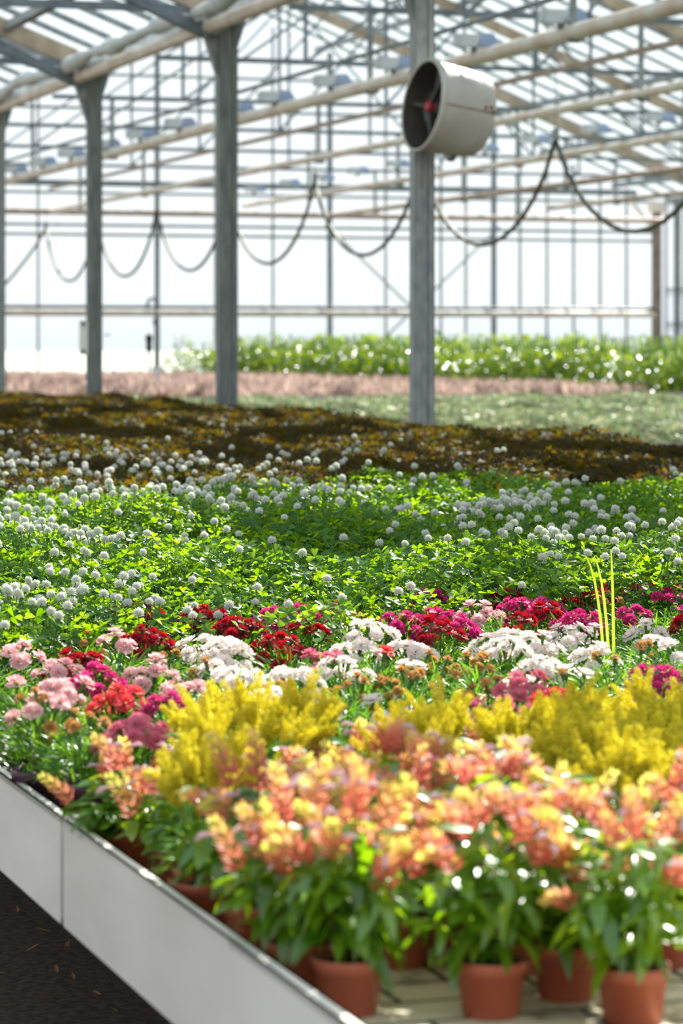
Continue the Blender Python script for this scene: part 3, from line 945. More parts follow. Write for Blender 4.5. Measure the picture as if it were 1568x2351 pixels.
# dianthus
def flower(seed, mat, double=True, rad=.018):
    r = np.random.default_rng(seed)
    m = MB()
    layers = ([(6, 1.0, .12), (6, .88, .5), (5, .7, .9), (4, .5, 1.25)] if double else [(5, 1.0, .1), (5, .85, .4), (3, .5, .8)])
    for li, (n, s, tilt) in enumerate(layers):
        for k in range(n):
            a0 = k * 2 * math.pi / n + li * .6 + r.uniform(-.12, .12)
            tl = tilt + r.uniform(-.12, .12)
            half = math.pi / n * 1.25
            V, F = [], []
            na, nr = 6, 3
            for i, fr in enumerate((.12, .55, .85, 1.0)):
                for j in range(na + 1):
                    x = (j / na - .5) * 2
                    rr = rad * s * fr
                    if i == nr:
                        rr *= 1 - .1 * x * x + (.05 if j % 2 else -.05)
                    a = a0 + x * half * (.55 + .45 * fr)
                    lift = rr * math.sin(tl) + rad * .09 * fr * math.sin(j * 2.2 + k + li) * fr - .12 * rad * fr ** 3 * (li == 0)
                    rr2 = rr * math.cos(tl)
                    V.append((rr2 * math.cos(a), rr2 * math.sin(a), lift + li * .0012))
            w = na + 1
            for i in range(nr):
                for j in range(na):
                    F.append((i * w + j, i * w + j + 1, (i + 1) * w + j + 1, (i + 1) * w + j))
            m.add(V, F, 0)
    m.lathe([(.0012, -.03), (.0014, -.018), (.0032, -.015), (.0036, -.006), (.0045, .001), (0, .002)], 8, 1)
    return m.mesh('flower', [mat, G['calyx']], True)
FL = {}
for k, c in enumerate(PET):
    FL[c] = [flower(100 + k * 5 + i, PET[c], c not in ('white pink',), .0185 if c != 'tan spent' else .012) for i in range(3)]
DL = [leaf(.048, .007, .4, .35, 4, 1.3, .5), leaf(.046, .0065, .15, .35, 4, 1.3, .5), leaf(.042, .0075, .6, .3, 4, 1.3, .5)]
def dianthus_foliage(seed):
    r = np.random.default_rng(seed)
    m = MB(); n = 400
    for v in range(3):
        k = n // 3
        a = r.uniform(0, 6.28, k); q = np.sqrt(r.uniform(0, 1, k))
        rad = .062 * q; zz = r.uniform(.0, .085, k) * (1.1 - .55 * q)
        d = np.stack([np.cos(a) * (q + .2), np.sin(a) * (q + .2), r.uniform(.15, 1.4, k)], 1) + r.normal(size=(k, 3)) * .2
        m.inst(DL[v], frames(d, r.normal(size=(k, 3)) * .3 + (0, 0, 1), r.uniform(.6, 1.1, k)), np.stack([rad * np.cos(a), rad * np.sin(a), zz], 1))
    return m.mesh('foliage', G['dianthus_leaf'], True)
DF = [dianthus_foliage(61), dianthus_foliage(62), dianthus_foliage(63)]
def dianthus(u, w, label, colour, n, spent=0, top=.2):
    t = thing('dianthus', label, 'potted plant', P(u, w, BED), random.uniform(0, 6.28), 'potted dianthus')
    link('pot', POT_P, t); link('potting_soil', SOIL_P, t)
    link('foliage', random.choice(DF), t, (0, 0, .088), (0, 0, 0), random.uniform(.92, 1.08))
    st = MB()
    spots = []
    tot = n + spent
    for i in range(tot):
        a = i * 2.4 + random.uniform(-.25, .25); rad = .058 * math.sqrt((i + .35) / max(tot, 7))
        z = top - 11 * rad * rad + random.uniform(-.012, .012)
        p = (rad * math.cos(a), rad * math.sin(a), z)
        tilt = rad / .058 * .85 + random.uniform(-.15, .3)
        e = Matrix.Rotation(a - math.pi / 2, 4, 'Z') @ Matrix.Rotation(-tilt, 4, 'X')
        b = e @ Vector((0, 0, -.028))
        st.tube([(p[0] * .3, p[1] * .3, .08), ((p[0] + b.x) * .75, (p[1] + b.y) * .75, z * .72), (p[0] + b.x, p[1] + b.y, z + b.z)], .0012, 4)
        spots.append((p, e))
    if tot:
        obj('stems', st, G['calyx'], t)
    random.shuffle(spots)
    for i, (p, e) in enumerate(spots):
        c = colour if i < n else 'tan spent'
        link('flower' if i < n else 'spent_flower', random.choice(FL[c]), t, p, e.to_euler(), random.uniform(.85, 1.15))

# ------------------------------------------------------------------ place the foreground plants
placed = []
def free(u, w, d):
    return all((u - a) ** 2 + (w - b) ** 2 > d * d for a, b in placed)
def clear_board(u, w, r=.06):
    if abs(w - 4.23) < r + .015:
        w = 4.23 + (r + .015) * (1 if w > 4.23 else -1)
    for e in (2.58, 4.22):
        if abs(u - e) < r + .02:
            u = e + (r + .02) * (1 if u > e else -1)
    return max(u, .95 + r + .03), w

C = []      # celosia first: they stand out
cel = [(490, 1600, .55, 6), (385, 1715, .55, 5), (470, 1690, .55, 5), (700, 1625, .57, 5), (600, 1665, .57, 4), (970, 1665, .57, 6), (1040, 1660, .57, 6),
       (1195, 1655, .57, 5), (1320, 1665, .57, 6), (1420, 1660, .57, 6), (1440, 1750, .57, 7), (1500, 1610, .57, 6), (1560, 1660, .57, 6), (1545, 1760, .57, 6), (1370, 1715, .57, 6), (1480, 1690, .57, 6)]
for x, y, h, n in cel:
    u, w = clear_board(*at(x, y, h), .047)
    for _ in range(20):
        if free(u, w, .085): break
        w += .02; u += random.uniform(-.01, .01)
        u, w = clear_board(u, w, .047)
    placed.append((u, w)); C.append((u, w, n))
Sh = []
front = [(800, 2325), (1127, 2330), (1300, 2290), (1452, 2346), (688, 2285), (918, 2215), (1010, 2165), (1520, 2215), (485, 2135), (292, 2003), (590, 2190), (1220, 2190), (640, 2100), (420, 2050)]
for x, y in front:
    u, w = clear_board(*at(x, y, .80), .046)
    if free(u, w, .088):
        placed.append((u, w)); Sh.append((u, w))
for w in np.arange(3.35, 4.22, .105):
    for u in np.arange(1.03, 2.5, .115):
        a, b = clear_board(u + random.uniform(-.02, .02) + (.05 if int(w * 100) % 2 else 0), w + random.uniform(-.02, .02), .046)
        x, y, Z = pix(a, b, BED)
        if -100 < x < 1700 and free(a, b, .098) and y < 2240 and b < 4.17 - max(0, (x - 900) / 700) * .15 and not (x > 1260 and b > 3.5):
            placed.append((a, b)); Sh.append((a, b))

dn = '''310 1405 r 10;470 1400 r 12;545 1430 r 10;335 1455 r 10;180 1500 r 12;640 1462 r 8;700 1470 r 6;1220 1362 r 9;1290 1368 r 9;1385 1355 r 9;1200 1422 r 6;1250 1402 r 7;1010 1442 r 6;1545 1422 r 7
640 1415 m 7;700 1405 m 8;775 1395 m 10;915 1412 m 10;985 1416 m 9;1050 1422 m 9;997 1372 m 6;1195 1392 m 9;1265 1388 m 9;1340 1420 m 9;1412 1415 m 10;1472 1322 m 7;1535 1348 m 9;1450 1348 m 5;1515 1525 m 7;1488 1552 m 6;1410 1556 m 6;385 1598 m 7;1450 1390 m 4
460 1455 w 6;505 1505 w 10;585 1502 w 10;545 1545 w 8;655 1538 w 10;800 1425 w 7;850 1452 w 8;815 1475 w 8;935 1468 w 9;975 1475 w 8;1130 1455 w 9;1185 1445 w 10;1225 1472 w 9;1275 1468 w 9;1160 1485 w 8;1232 1512 w 7;1310 1445 w 8;1365 1478 w 7;1545 1432 w 5;785 1522 w 6;1175 1552 w 4;600 1545 w 8
30 1497 p 8;92 1497 p 7;142 1532 p 8;345 1532 p 7;145 1582 p 6;1100 1397 p 6;50 1622 o 6;305 1652 o 9;740 1508 o 4;1165 1612 o 6;1195 1568 o 5;270 1475 p 3;420 1560 p 4
292 1592 c 7;820 1532 c 7;865 1532 c 6;1322 1582 c 6;1290 1602 c 5
1000 1512 t 6;1055 1502 t 6;940 1562 t 8;880 1572 t 6;230 1458 t 4;400 1542 t 6;180 1672 t 6;20 1655 t 6;1120 1592 t 7;655 1560 t 5'''
CN = {'r': 'dark red', 'm': 'magenta', 'w': 'white pink', 'p': 'pale pink', 'o': 'rose pink', 'c': 'coral red', 't': 'tan spent'}
Dn, ctrl = [], []
for x, y, c, n, q in ((100, 1886, 'p', 5, 5), (226, 1802, 'm', 8, 1)):
    u, w = at(x, y, .80)
    placed.append((u, w)); Dn.append((u, w, c, n, q)); ctrl.append((x, y - 230, c))
for e in dn.replace('\n', ';').split(';'):
    x, y, c, n = e.split()
    x, y, n = int(x), int(y), int(n)
    ctrl.append((x, y, c))
    u, w = clear_board(*at(x, y, .605), .058)
    if w < 4.3: u, w = clear_board(u + .0, max(w, 4.31), .058)
    ok = False
    for _ in range(12):
        if free(u, w, .1):
            ok = True; break
        w += random.uniform(-.004, .022); u += random.uniform(-.02, .02)
        u, w = clear_board(u, w, .058)
    if ok:
        placed.append((u, w)); Dn.append((u, w, c, n, 0))
for w in np.arange(4.3, 6.75, .125):
    for u in np.arange(1.04, 3.2, .125):
        a, b = clear_board(u + random.uniform(-.02, .02), w + random.uniform(-.02, .02), .058)
        x, y, Z = pix(a, b, EYE - .605)
        lim = 1475 - 150 * min(1, max(0, x) / 1568) ** 1.3
        if -300 < x < 1900 and y > lim + 10 and b > 4.3 and free(a, b, .115 if x > 260 else .135) and not (x < 230 and b < 4.85):
            c = min(ctrl, key=lambda k: (k[0] - x) ** 2 + 4 * (k[1] - y) ** 2)[2]
            placed.append((a, b)); Dn.append((a, b, c if c != 't' else 'w', random.choice((0, 1, 2, 3)), random.choice((0, 0, 2, 3))))
# right-hand back corner of the first bench also holds dianthus
for w in np.arange(3.7, 4.2, .12):
    for u in np.arange(1.4, 2.5, .12):
        x, y, Z = pix(u, w, EYE - .605)
        if 800 < x < 1650 and free(u, w, .11) and w < 4.15:
            placed.append((u, w)); Dn.append((u, w, random.choice('owp'), 3, 2))

def rows(items, step):
    """row number from the front and rank from the white board for each item (u, w, ...)"""
    w0 = min(i[1] for i in items)
    by = {}
    for k, i in enumerate(items):
        by.setdefault(int((i[1] - w0) / step), []).append(k)
    out = {}
    for rn, r in enumerate(sorted(by)):
        for j, k in enumerate(sorted(by[r], key=lambda k: items[k][0])):
            out[k] = (rn, j)
    return out
rk = rows(C, .16)
for k, (u, w, n) in enumerate(C):
    celosia(u, w, 'yellow feathery celosia, %s from the white board in celosia row %s' % (ORD[rk[k][1]], ('one', 'two', 'three', 'four', 'five', 'six', 'seven', 'eight')[rk[k][0]]), n)
rk = rows(Sh, .12)
for k, (u, w) in enumerate(Sh):
    shrimp(u, w, 'coral shrimp plant in terracotta pot, %s from the white board, %s row from front' % (ORD[rk[k][1]], ORD[rk[k][0]]), k % 5, .85, max(.5, 1.0 - .3 * max(0, w - 3.45) / .7 - (.18 if u < 1.25 and w > 3.7 else 0)))
rk = rows(Dn, .165)
for k, (u, w, c, n, s) in enumerate(Dn):
    look = {'r': 'dark red', 'm': 'magenta', 'w': 'pinkish white', 'p': 'pale pink', 'o': 'rose pink', 'c': 'coral red', 't': 'faded tan'}[c]
    if n == 0: look = 'green unflowered' if s == 0 else 'faded'
    dianthus(u, w, '%s dianthus in purple pot, %s from the aisle, %s row behind the shrimp plants' % (look, ORD[min(19, rk[k][1])], ORD[min(19, rk[k][0])]), CN[c], int(n * 1.35), s, random.uniform(.185, .21))

# ------------------------------------------------------------------ clover carpets
def bump(u, w):
    return .022 * np.sin(3.1 * u + 1.3) * np.cos(2.3 * w + .4) + .018 * np.sin(5.3 * w + 2.1 * u) + .012 * np.sin(9 * u - 6 * w)
def clover_top(u, w):
    return EYE - .535 + bump(u, w) * 1.5 - .13 * np.clip((6.7 - w) / 1.3, 0, 1)
def field_edge(x):      # photo row at which dianthus gives way to clover
    return 1475 - 150 * np.clip(x / 1568, 0, 1) ** 1.3
def pixv(u, w, z):
    X, Y = u * CT - w * ST, u * ST + w * CT
    return 784 + X / Y * FPX, HOR + (EYE - z) / Y * FPX
def sample(n, w0, w1, near=True, u1=5.8):
    w = w0 + (w1 - w0) * rng.uniform(0, 1, n)
    u = rng.uniform(.98, u1, n)
    x, y = pixv(u, w, np.full(n, EYE - .53))
    k = (x > -1250) & (x < 2500)
    return u[k], w[k], x[k], y[k]

# heart-shaped leaflet
def leaflet(L, Wd):
    V = [(0, 0, 0), (-Wd * .32, L * .4, .12 * Wd), (0, L * .45, 0), (Wd * .32, L * .4, .12 * Wd), (-Wd * .5, L * .78, .2 * Wd), (0, L * .88, .02 * Wd), (Wd * .5, L * .78, .2 * Wd), (-Wd * .28, L, .14 * Wd), (Wd * .28, L, .14 * Wd)]
    F = [(0, 2, 1, 1), (0, 3, 2, 2), (1, 2, 5, 4), (2, 3, 6, 5), (4, 5, 7, 7), (5, 6, 8, 8)]
    return np.array(V), F
def trifoliate(L, Wd):
    V, F4, F3 = [], [], []
    b, f = leaflet(L, Wd)
    for k in range(3):
        a = k * 2 * math.pi / 3
        Rm = np.array([[math.cos(a), -math.sin(a), 0], [math.sin(a), math.cos(a), 0], [0, 0, 1]])
        n0 = len(V)
        V += list((b + (0, .0015, 0)) @ Rm.T)
        for q in f:
            if q[2] == q[3]: F3.append([n0 + i for i in q[:3]])
            else: F4.append([n0 + i for i in q])
    return np.array(V), np.array(F4), np.array(F3)
def scatter_leaves(m, u, w, z, L, tilt, mi=0):
    V, F4, F3 = trifoliate(1.0, .85)
    n = len(u)
    X, Y = u * CT - w * ST, u * ST + w * CT
    nrm = np.stack([rng.normal(0, tilt, n), rng.normal(0, tilt, n) - .12, np.ones(n)], 1)
    nrm /= np.linalg.norm(nrm, axis=1)[:, None]
    a = rng.uniform(0, 6.28, n)
    d = np.stack([np.cos(a), np.sin(a), np.zeros(n)], 1)
    d -= nrm * np.sum(d * nrm, 1)[:, None]
    R_ = frames(d, nrm, L)
    T = np.stack([X, Y, z], 1)
    n0 = m.n
    m.inst((V, F4), R_, T, mi)
    FF = (F3[None] + (np.arange(n) * len(V))[:, None, None]).reshape(-1, 3) + n0
    m.F.append((FF, mi))
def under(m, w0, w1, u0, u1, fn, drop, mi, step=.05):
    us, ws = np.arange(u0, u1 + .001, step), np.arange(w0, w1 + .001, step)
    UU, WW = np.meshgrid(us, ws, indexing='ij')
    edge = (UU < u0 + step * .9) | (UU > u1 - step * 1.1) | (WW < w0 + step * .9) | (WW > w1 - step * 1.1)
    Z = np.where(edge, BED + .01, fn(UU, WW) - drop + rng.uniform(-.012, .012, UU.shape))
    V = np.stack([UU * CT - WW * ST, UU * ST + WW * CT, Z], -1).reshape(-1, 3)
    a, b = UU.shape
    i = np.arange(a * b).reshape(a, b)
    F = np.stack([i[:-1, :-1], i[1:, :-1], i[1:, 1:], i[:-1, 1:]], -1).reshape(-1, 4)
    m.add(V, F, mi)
def stalks(m, u, w, z0, z1, r, mi):
    n = len(u)
    X, Y = u * CT - w * ST, u * ST + w * CT
    bx, by = rng.normal(0, .02, n), rng.normal(0, .02, n)
    V = np.zeros((n, 6, 3))
    for k in range(3):
        a = k * 2.094
        V[:, k] = np.stack([X + bx + r * math.cos(a), Y + by + r * math.sin(a), z0], 1)
        V[:, k + 3] = np.stack([X + r * math.cos(a), Y + r * math.sin(a), z1], 1)
    F = np.array([[0, 1, 4, 3], [1, 2, 5, 4], [2, 0, 3, 5]])
    FF = (F[None] + (np.arange(n) * 6)[:, None, None]).reshape(-1, 4)
    m.add(V.reshape(-1, 3), FF, mi)

m = MB()
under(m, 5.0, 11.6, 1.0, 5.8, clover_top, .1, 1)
for lay, (n, dz, L) in enumerate(((44000, 0, .0205), (30000, -.045, .02))):
    u, w, x, y = sample(n, 5.0, 11.8)
    x, y = pixv(u, w, clover_top(u, w))
    lim = field_edge(x)
    k = (y < lim + 14 + rng.uniform(-12, 12, len(x))) & (y > 1120 + rng.uniform(-22, 22, len(x)) - 25 * np.clip((x - 900) / 700, 0, 1) + 18 * np.sin(x / 210))
    u, w = u[k], w[k]
    z = clover_top(u, w) + dz + rng.uniform(-.04, .03, len(u))
    scatter_leaves(m, u, w, z, L * rng.uniform(.65, 1.25, len(u)), .55)
    if lay == 0:
        s = rng.uniform(0, 1, len(u)) < .5
        stalks(m, u[s], w[s], z[s] - .1, z[s], .0009, 2)
tag(obj('clover_foliage', m, [G['clover_leaf'], G['clover_under'], M['stem']], smooth=True), 'dense carpet of green clover leaves behind the dianthus', 'clover', kind='stuff')

def bronze_top(u, w):
    return EYE - .515 + bump(u * .7, w * .6)
m = MB()
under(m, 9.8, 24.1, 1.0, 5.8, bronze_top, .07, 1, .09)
u, w, x, y = sample(120000, 9.6, 24.1)
k = (y < 1128 + rng.uniform(-25, 25, len(x)) - 25 * np.clip((x - 900) / 700, 0, 1) + 18 * np.sin(x / 210))
u, w = u[k], w[k]
z = bronze_top(u, w) + rng.uniform(-.045, .02, len(u))
scatter_leaves(m, u, w, z, .023 * rng.uniform(.7, 1.3, len(u)) * (1 + .035 * (w - 9)), .5)
tag(obj('bronze_clover_foliage', m, [G['bronze_leaf'], G['bronze_under']], smooth=True), 'dark carpet of bronze brown clover leaves behind the green clover', 'clover', kind='stuff')

# white clover flower heads
def head(seed):
    r = np.random.default_rng(seed)
    m = MB()
    n = 60
    i = np.arange(n) + .5
    ph = np.arccos(1 - 1.75 * i / n); th = i * 2.39996
    d = np.stack([np.cos(th) * np.sin(ph), np.sin(th) * np.sin(ph), np.cos(ph)], 1)
    m.inst(spindle(.0105, .0019), frames(d + (0, 0, .25), r.normal(size=(n, 3)), r.uniform(.85, 1.1, n)), d * .002)
    bx, by = r.uniform(-.02, .02, 2)
    m.tube([(bx, by, -.13), (bx * .5, by * .5, -.07), (0, 0, 0)], .0011, 5, 1)
    return m.mesh('clover_flower', [G['clover_head'], M['stem']], True)
HD = [head(i) for i in range(4)]
near_bed = lambda u, w: all((u - a) ** 2 + (w - b) ** 2 > .07 ** 2 for a, b in placed)
dens = [(120, 1090, 260, 45, 1.4), (80, 1200, 220, 70, 1.1), (100, 1310, 160, 60, .8), (400, 1130, 220, 50, 1.1), (620, 1120, 180, 40, .9), (330, 1270, 150, 60, .35),
        (420, 1360, 140, 40, .18), (1290, 1205, 190, 40, 1.2), (1180, 1190, 120, 35, .8), (850, 1180, 300, 60, .22), (1480, 1240, 110, 70, .4), (1000, 1150, 400, 40, .4),
        (600, 1055, 500, 40, .16), (200, 1050, 300, 40, .3), (1200, 1070, 400, 45, .13), (900, 1300, 500, 70, .06), (100, 1390, 150, 40, .3)]
heads = []
while len(heads) < 840:
    x, y = random.uniform(-250, 1700), random.uniform(985, 1440)
    if y > field_edge(x) - 12: continue
    p = sum(a * math.exp(-((x - cx) / sx_) ** 2 - ((y - cy) / sy_) ** 2) for cx, cy, sx_, sy_, a in dens)
    if random.random() * 2.0 < p + .015:
        u, w = at(x, y, .49)
        if 1.0 < u < 5.8 and w > 5.2:
            zz = float(max(clover_top(u, w), bronze_top(u, w) if w > 10 else 0)) + .045 + random.uniform(-.015, .015)
            if pix(u, w, zz)[1] < field_edge(x) - 25:
                heads.append((u, w, zz))
heads.sort(key=lambda q: q[0] * ST + q[1] * CT)
for u, w, z in heads[:300]:
    o = link('clover_flower', random.choice(HD), None, P(u, w, z), (random.uniform(-.25, .25), random.uniform(-.25, .25), random.uniform(0, 6)), random.uniform(.85, 1.15))
    tag(o, 'round white clover flower on a thin stem above the clover', 'flower', 'white clover flowers')
m = MB()
d0 = [(np.array([v.co[:] for v in h.vertices]), [tuple(p.vertices) for p in h.polygons], [p.material_index for p in h.polygons]) for h in HD[:2]]
for k, (u, w, z) in enumerate(heads[300:]):
    V, F, mi = d0[k % 2]
    F3 = [f for f in F if len(f) == 3]; F4 = [f for f, q in zip(F, mi) if len(f) == 4]
    n0 = m.n
    m.add(V * random.uniform(1.0, 1.25) + np.array(P(u, w, z)), F3, 0)
    m.F.append((np.array(F4) + n0, 1))
tag(obj('clover_flowers', m, [G['clover_head'], M['stem']], smooth=True), 'farther white clover flowers dotted over the bronze clover', 'flower', 'white clover flowers', 'stuff')

# grass blades among the plants
def grass(u, w, z, n, L, label, spread, lean):
    t = MB()
    for i in range(n):
        a = random.uniform(0, 6.28); l = L * random.uniform(.6, 1.05)
        d = np.array([math.cos(a), math.sin(a)]) * spread + np.array(lean)
        b = np.array([random.uniform(-.02, .02), random.uniform(-.02, .02), 0])
        pts = [b + np.array([d[0] * s ** 1.8, d[1] * s ** 1.8, l * s - l * .25 * s ** 3]) for s in np.linspace(0, 1, 8)]
        V, F = [], []
        for q, p in enumerate(pts):
            hw = min(L * .018, .0026) * (1 - (q / 7) ** 2 * .95) + .0006
            V += [p + (-hw, 0, 0), p + (0, hw * .4, hw * .3), p + (hw, 0, 0)]
        for q in range(7):
            for j in range(2):
                F.append((q * 3 + j, q * 3 + j + 1, q * 3 + j + 4, q * 3 + j + 3))
        t.add(V, F)
    o = obj('wild_grass', t, G['blade'], None, P(u, w, z), smooth=True)
    tag(o, label, 'grass plant', 'wild grass blades', 'thing')
u, w = at(1400, 1470, .62)
grass(u, w, BED + .05, 3, .42, 'tall bright grass blade standing among the magenta dianthus', .03, (-.01, 0))
u, w = at(1245, 1110, .52)
grass(u, w, EYE - .6, 7, .13, 'bright yellow green grass tuft on the bronze clover', .07, (0, 0))
u, w = at(1255, 1030, .5)
grass(u, w, EYE - .56, 4, .1, 'small grass sprig at the edge of the bronze clover', .06, (.0, 0))

# ------------------------------------------------------------------ far beds
def farbed(u0, u1, w0, w1, label):
    t = thing('growing_bench', label, 'bench', P(u0, w0, 0), TH, 'beds of the far bay')
    L, Wd = w1 - w0, u1 - u0
    z = EYE - .75
    m = MB()
    for x in (0, Wd): m.box((x, L / 2, z), (.04, L, .14))
    for y in (0, L): m.box((Wd / 2, y, z), (Wd + .04, .04, .14))
    obj('rim', m, M['concrete'], t)
    obj('bed', MB().box((Wd / 2, L / 2, z - .04), (Wd, L, .04)), M['peat'], t)
    for x in (.4, Wd / 2, Wd - .4):
        for y in (.4, L - .4):
            obj('leg', MB().box((x, y, z / 2 - .05), (.08, .08, z - .1)), M['galv'], t)
farbed(6.5, 21.8, 17.0, 32.2, 'wide low bench holding the grey green groundcover')
farbed(6.5, 15.2, 32.9, 48.0, 'wide bench holding the pink heather rows')
farbed(15.35, 22.1, 33.4, 48.0, 'wide bench holding the glossy hedge plants')
tag(obj('path', MB().box((14.2, 32.55, EYE - .76), (15.3, .5, .06)), M['concrete'], None, (0, 0, 0), (0, 0, TH)), kind='structure')

def sed_top(u, w):
    return EYE - .735 + .035 * np.sin(2.6 * w + .8 * np.sin(u * 1.1)) + .02 * np.sin(4 * u + w)
m = MB()
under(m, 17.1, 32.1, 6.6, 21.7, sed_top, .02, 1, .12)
n = 60000
u, w = rng.uniform(6.6, 21.7, n), rng.uniform(17.1, 32.1, n)
x, y = pixv(u, w, np.full(n, EYE - .73))
k = (x > -300) & (x < 2300)
u, w = u[k], w[k]
scatter_leaves(m, u, w, sed_top(u, w) + rng.uniform(-.01, .03, len(u)), rng.uniform(.025, .06, len(u)), .5)
tag(obj('groundcover_foliage', m, [G['sedum'], G['sedum_under']], smooth=True), 'low grey green groundcover on the bench beyond the fan column', 'groundcover', kind='stuff')

def heather(seed):
    r = np.random.default_rng(seed)
    m = MB(); n = 70
    a = r.uniform(0, 6.28, n); q = np.sqrt(r.uniform(0, 1, n))
    d = np.stack([np.cos(a) * q * .7, np.sin(a) * q * .7, np.ones(n)], 1) + r.normal(size=(n, 3)) * .2
    T = np.stack([np.cos(a) * q * .1, np.sin(a) * q * .1, np.zeros(n)], 1)
    m.inst(leaf(.24, .03, .05, .6, 3, 1.0, .6), frames(d, r.normal(size=(n, 3)), r.uniform(.6, 1.1, n)), T)
    return m
HM = [heather(s) for s in (71, 72, 73)]
HME = [h.mesh('heather', G['heather'], True) for h in HM]
hs = []
for w in np.arange(33.1, 47.9, .34):
    for u in np.arange(6.7, 15.1, .33):
        uu, ww = u + random.uniform(-.07, .07), w + random.uniform(-.07, .07)
        x, y, Z = pix(uu, ww, EYE - .6)
        lim = 15.1 - max(0, (ww - 34)) * .2
        if -60 < x < 1500 and uu < lim:
            hs.append((uu, ww))
hs.sort(key=lambda q: q[0] * ST + q[1] * CT)
for u, w in hs[:300]:
    o = link('heather', random.choice(HME), None, P(u, w, EYE - .77), (0, 0, random.uniform(0, 6.28)), random.uniform(.65, 1.2))
    tag(o, 'dusty pink heather clump in the rows before the far glass wall', 'heather', 'pink heather rows')
m = MB()
for k, (u, w) in enumerate(hs[300:]):
    h = HM[k % 3]
    a = random.uniform(0, 6.28); s = random.uniform(.8, 1.2)
    Rm = np.array([[math.cos(a), -math.sin(a), 0], [math.sin(a), math.cos(a), 0], [0, 0, 1]])
    m.add(h.V[0] @ Rm.T * s + np.array(P(u, w, EYE - .77)), h.F[0][0])
if hs[300:]:
    tag(obj('heather_rows', m, G['heather'], smooth=True), 'farther dusty pink heather rows toward the far glass wall', 'heather', 'pink heather rows', 'stuff')

def bush(seed):
    r = np.random.default_rng(seed)
    m, st = MB(), MB()
    n = 230
    lf = leaf(.095, .045, .3, .2, 3, 1.0, .45)
    a = r.uniform(0, 6.28, n); q = np.sqrt(r.uniform(0, 1, n)); zz = r.uniform(.02, .56, n) * (1.05 - .3 * q * q)
    T = np.stack([np.cos(a) * q * .24, np.sin(a) * q * .24, zz], 1)
    d = np.stack([np.cos(a) * (q + .3), np.sin(a) * (q + .3), r.uniform(-.3, 1.2, n)], 1)
    m.inst(lf, frames(d, r.normal(size=(n, 3)) * .35 + (0, 0, 1), r.uniform(.6, 1.15, n)), T)
    for k in range(7):
        b = r.uniform(0, 6.28); rr = r.uniform(.05, .18)
        st.tube([(0, 0, 0), (rr * .5 * math.cos(b), rr * .5 * math.sin(b), .25), (rr * math.cos(b), rr * math.sin(b), r.uniform(.45, .66))], .006, 5)
    # a few shoots above the crown
    k = 9
    b = r.uniform(0, 6.28, k); q = r.uniform(0, .16, k)
    m.inst(lf, frames(np.stack([np.cos(b) * .3, np.sin(b) * .3, np.ones(k)], 1), r.normal(size=(k, 3)), r.uniform(.5, .9, k)), np.stack([q * np.cos(b), q * np.sin(b), r.uniform(.54, .66, k)], 1))
    return m.mesh('foliage', G['hedge_leaf'], True), st.mesh('stems', M['stem'], True)
BU = [bush(81), bush(82), bush(83)]
hb = []
for w in np.arange(33.9, 47.8, .55):
    for u in np.arange(11.6, 22, .42):
        uu, ww = u + random.uniform(-.1, .1), w + random.uniform(-.1, .1)
        lim = 15.3 - max(0, (ww - 34)) * .2
        x, y, Z = pix(uu, ww, EYE - .4)
        front = min(uu - lim, (ww - 33.8) if uu > 15.4 else 9)
        if uu > lim + .1 and 330 < x < 1720 and front < 3.2:
            hb.append((uu, ww))
for u, w in hb:
    t = thing('hedge_shrub', 'glossy green shrub in the hedge bed before the far glass wall', 'shrub', P(u, w, EYE - .76), random.uniform(0, 6.28), 'glossy hedge shrubs')
    f, s = random.choice(BU)
    k = random.uniform(1.05, 1.28)
    link('foliage', f, t, (0, 0, 0), (0, 0, 0), k); link('stems', s, t, (0, 0, 0), (0, 0, 0), k)

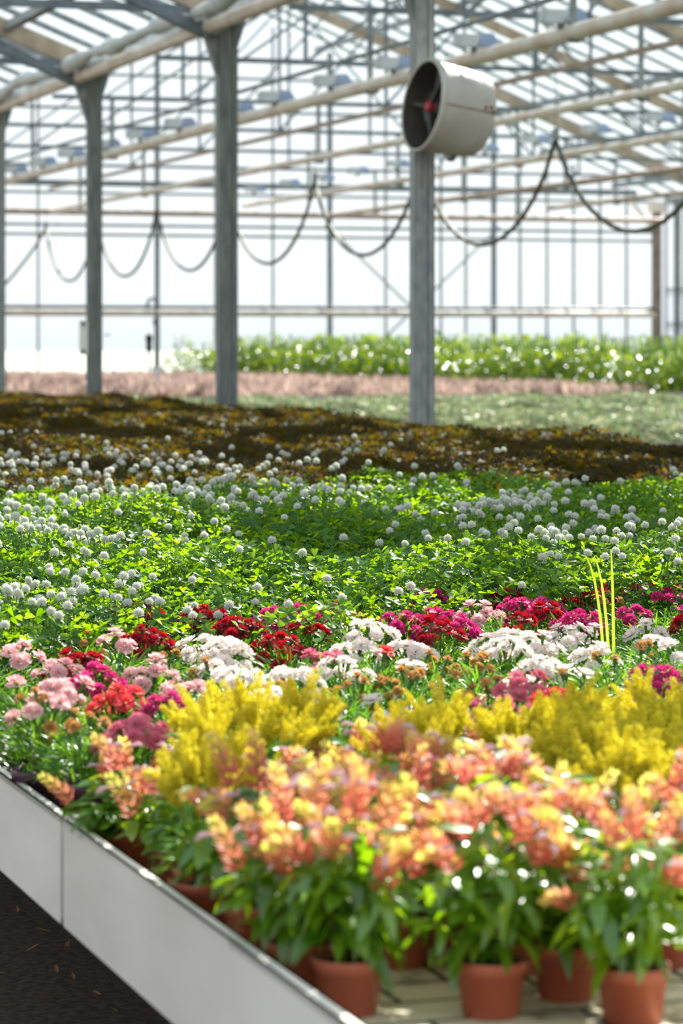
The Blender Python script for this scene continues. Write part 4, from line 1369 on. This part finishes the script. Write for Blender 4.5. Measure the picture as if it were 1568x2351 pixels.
# red flowers at the far edge of the bronze clover
m_f = [None]
def red_plant(seed):
    r = np.random.default_rng(seed)
    m, f = MB(), MB()
    n = 60
    a = r.uniform(0, 6.28, n); q = r.uniform(0, .1, n)
    m.inst(leaf(.07, .03, .3, .2, 3), frames(np.stack([np.cos(a), np.sin(a), r.uniform(.1, 1, n)], 1), (0, 0, 1), r.uniform(.6, 1, n)), np.stack([q * np.cos(a), q * np.sin(a), r.uniform(.02, .16, n)], 1))
    return m.mesh('foliage', G['dianthus_leaf'], True)
RP = red_plant(5)
for k in range(16):
    x = -10 + k * 13
    u, w = at(x, 906, .48)
    t = thing('red_flower_plant', 'small red flowered plant at the far corner of the bronze clover', 'plant', P(u, w, EYE - .68 + random.uniform(-.01, .02)), random.uniform(0, 6), 'red flowered plants')
    link('foliage', RP, t)
    for j in range(3):
        link('flower', FL['magenta' if k % 2 else 'coral red'][j], t, (random.uniform(-.08, .08), random.uniform(-.08, .08), .15), (random.uniform(-.4, .4), random.uniform(-.4, .4), 0), 1.3)

# plant signs
u, w = at(361, 915, .75)
t = thing('plant_sign', 'white sign plate on a stake among the pink heather', 'sign', P(u, w, EYE - .75), 0)
obj('stake', MB().box((0, 0, .17), (.03, .015, .36)), M['white'], t)
obj('plate', MB().box((0, -.01, .36), (.14, .012, .1)), M['white'], t)
u, w = at(711, 956, .74)
t = thing('plant_tag', 'small white plant tag at the edge of the grey green bench', 'sign', P(u, w, EYE - .75), 0)
obj('tag_plate', MB().box((0, 0, .06), (.05, .01, .12)), M['white'], t)

# dry leaves lying on the soil under the bench
dl = leaf(.05, .025, -.3, .5, 4)
DM = MB().add(*dl).mesh('dry_leaf', M['dry'], True)
for x, y in ((60, 2190), (130, 2240), (90, 2300), (200, 2310), (270, 2330), (20, 2310), (150, 2180), (40, 2100), (90, 2130), (120, 2145), (230, 2290), (300, 2340), (30, 2060), (170, 2255), (15, 2240), (180, 2335)):
    u, w = at(x, y, EYE)
    o = link('dry_leaf', DM, None, P(u, w, .006), (random.uniform(-.2, .2), random.uniform(-.3, .3), random.uniform(0, 6.28)), random.uniform(.5, 1.1))
    tag(o, 'dry brown leaf lying on the dark soil under the bench', 'leaf', 'dry leaves on the soil', 'thing')
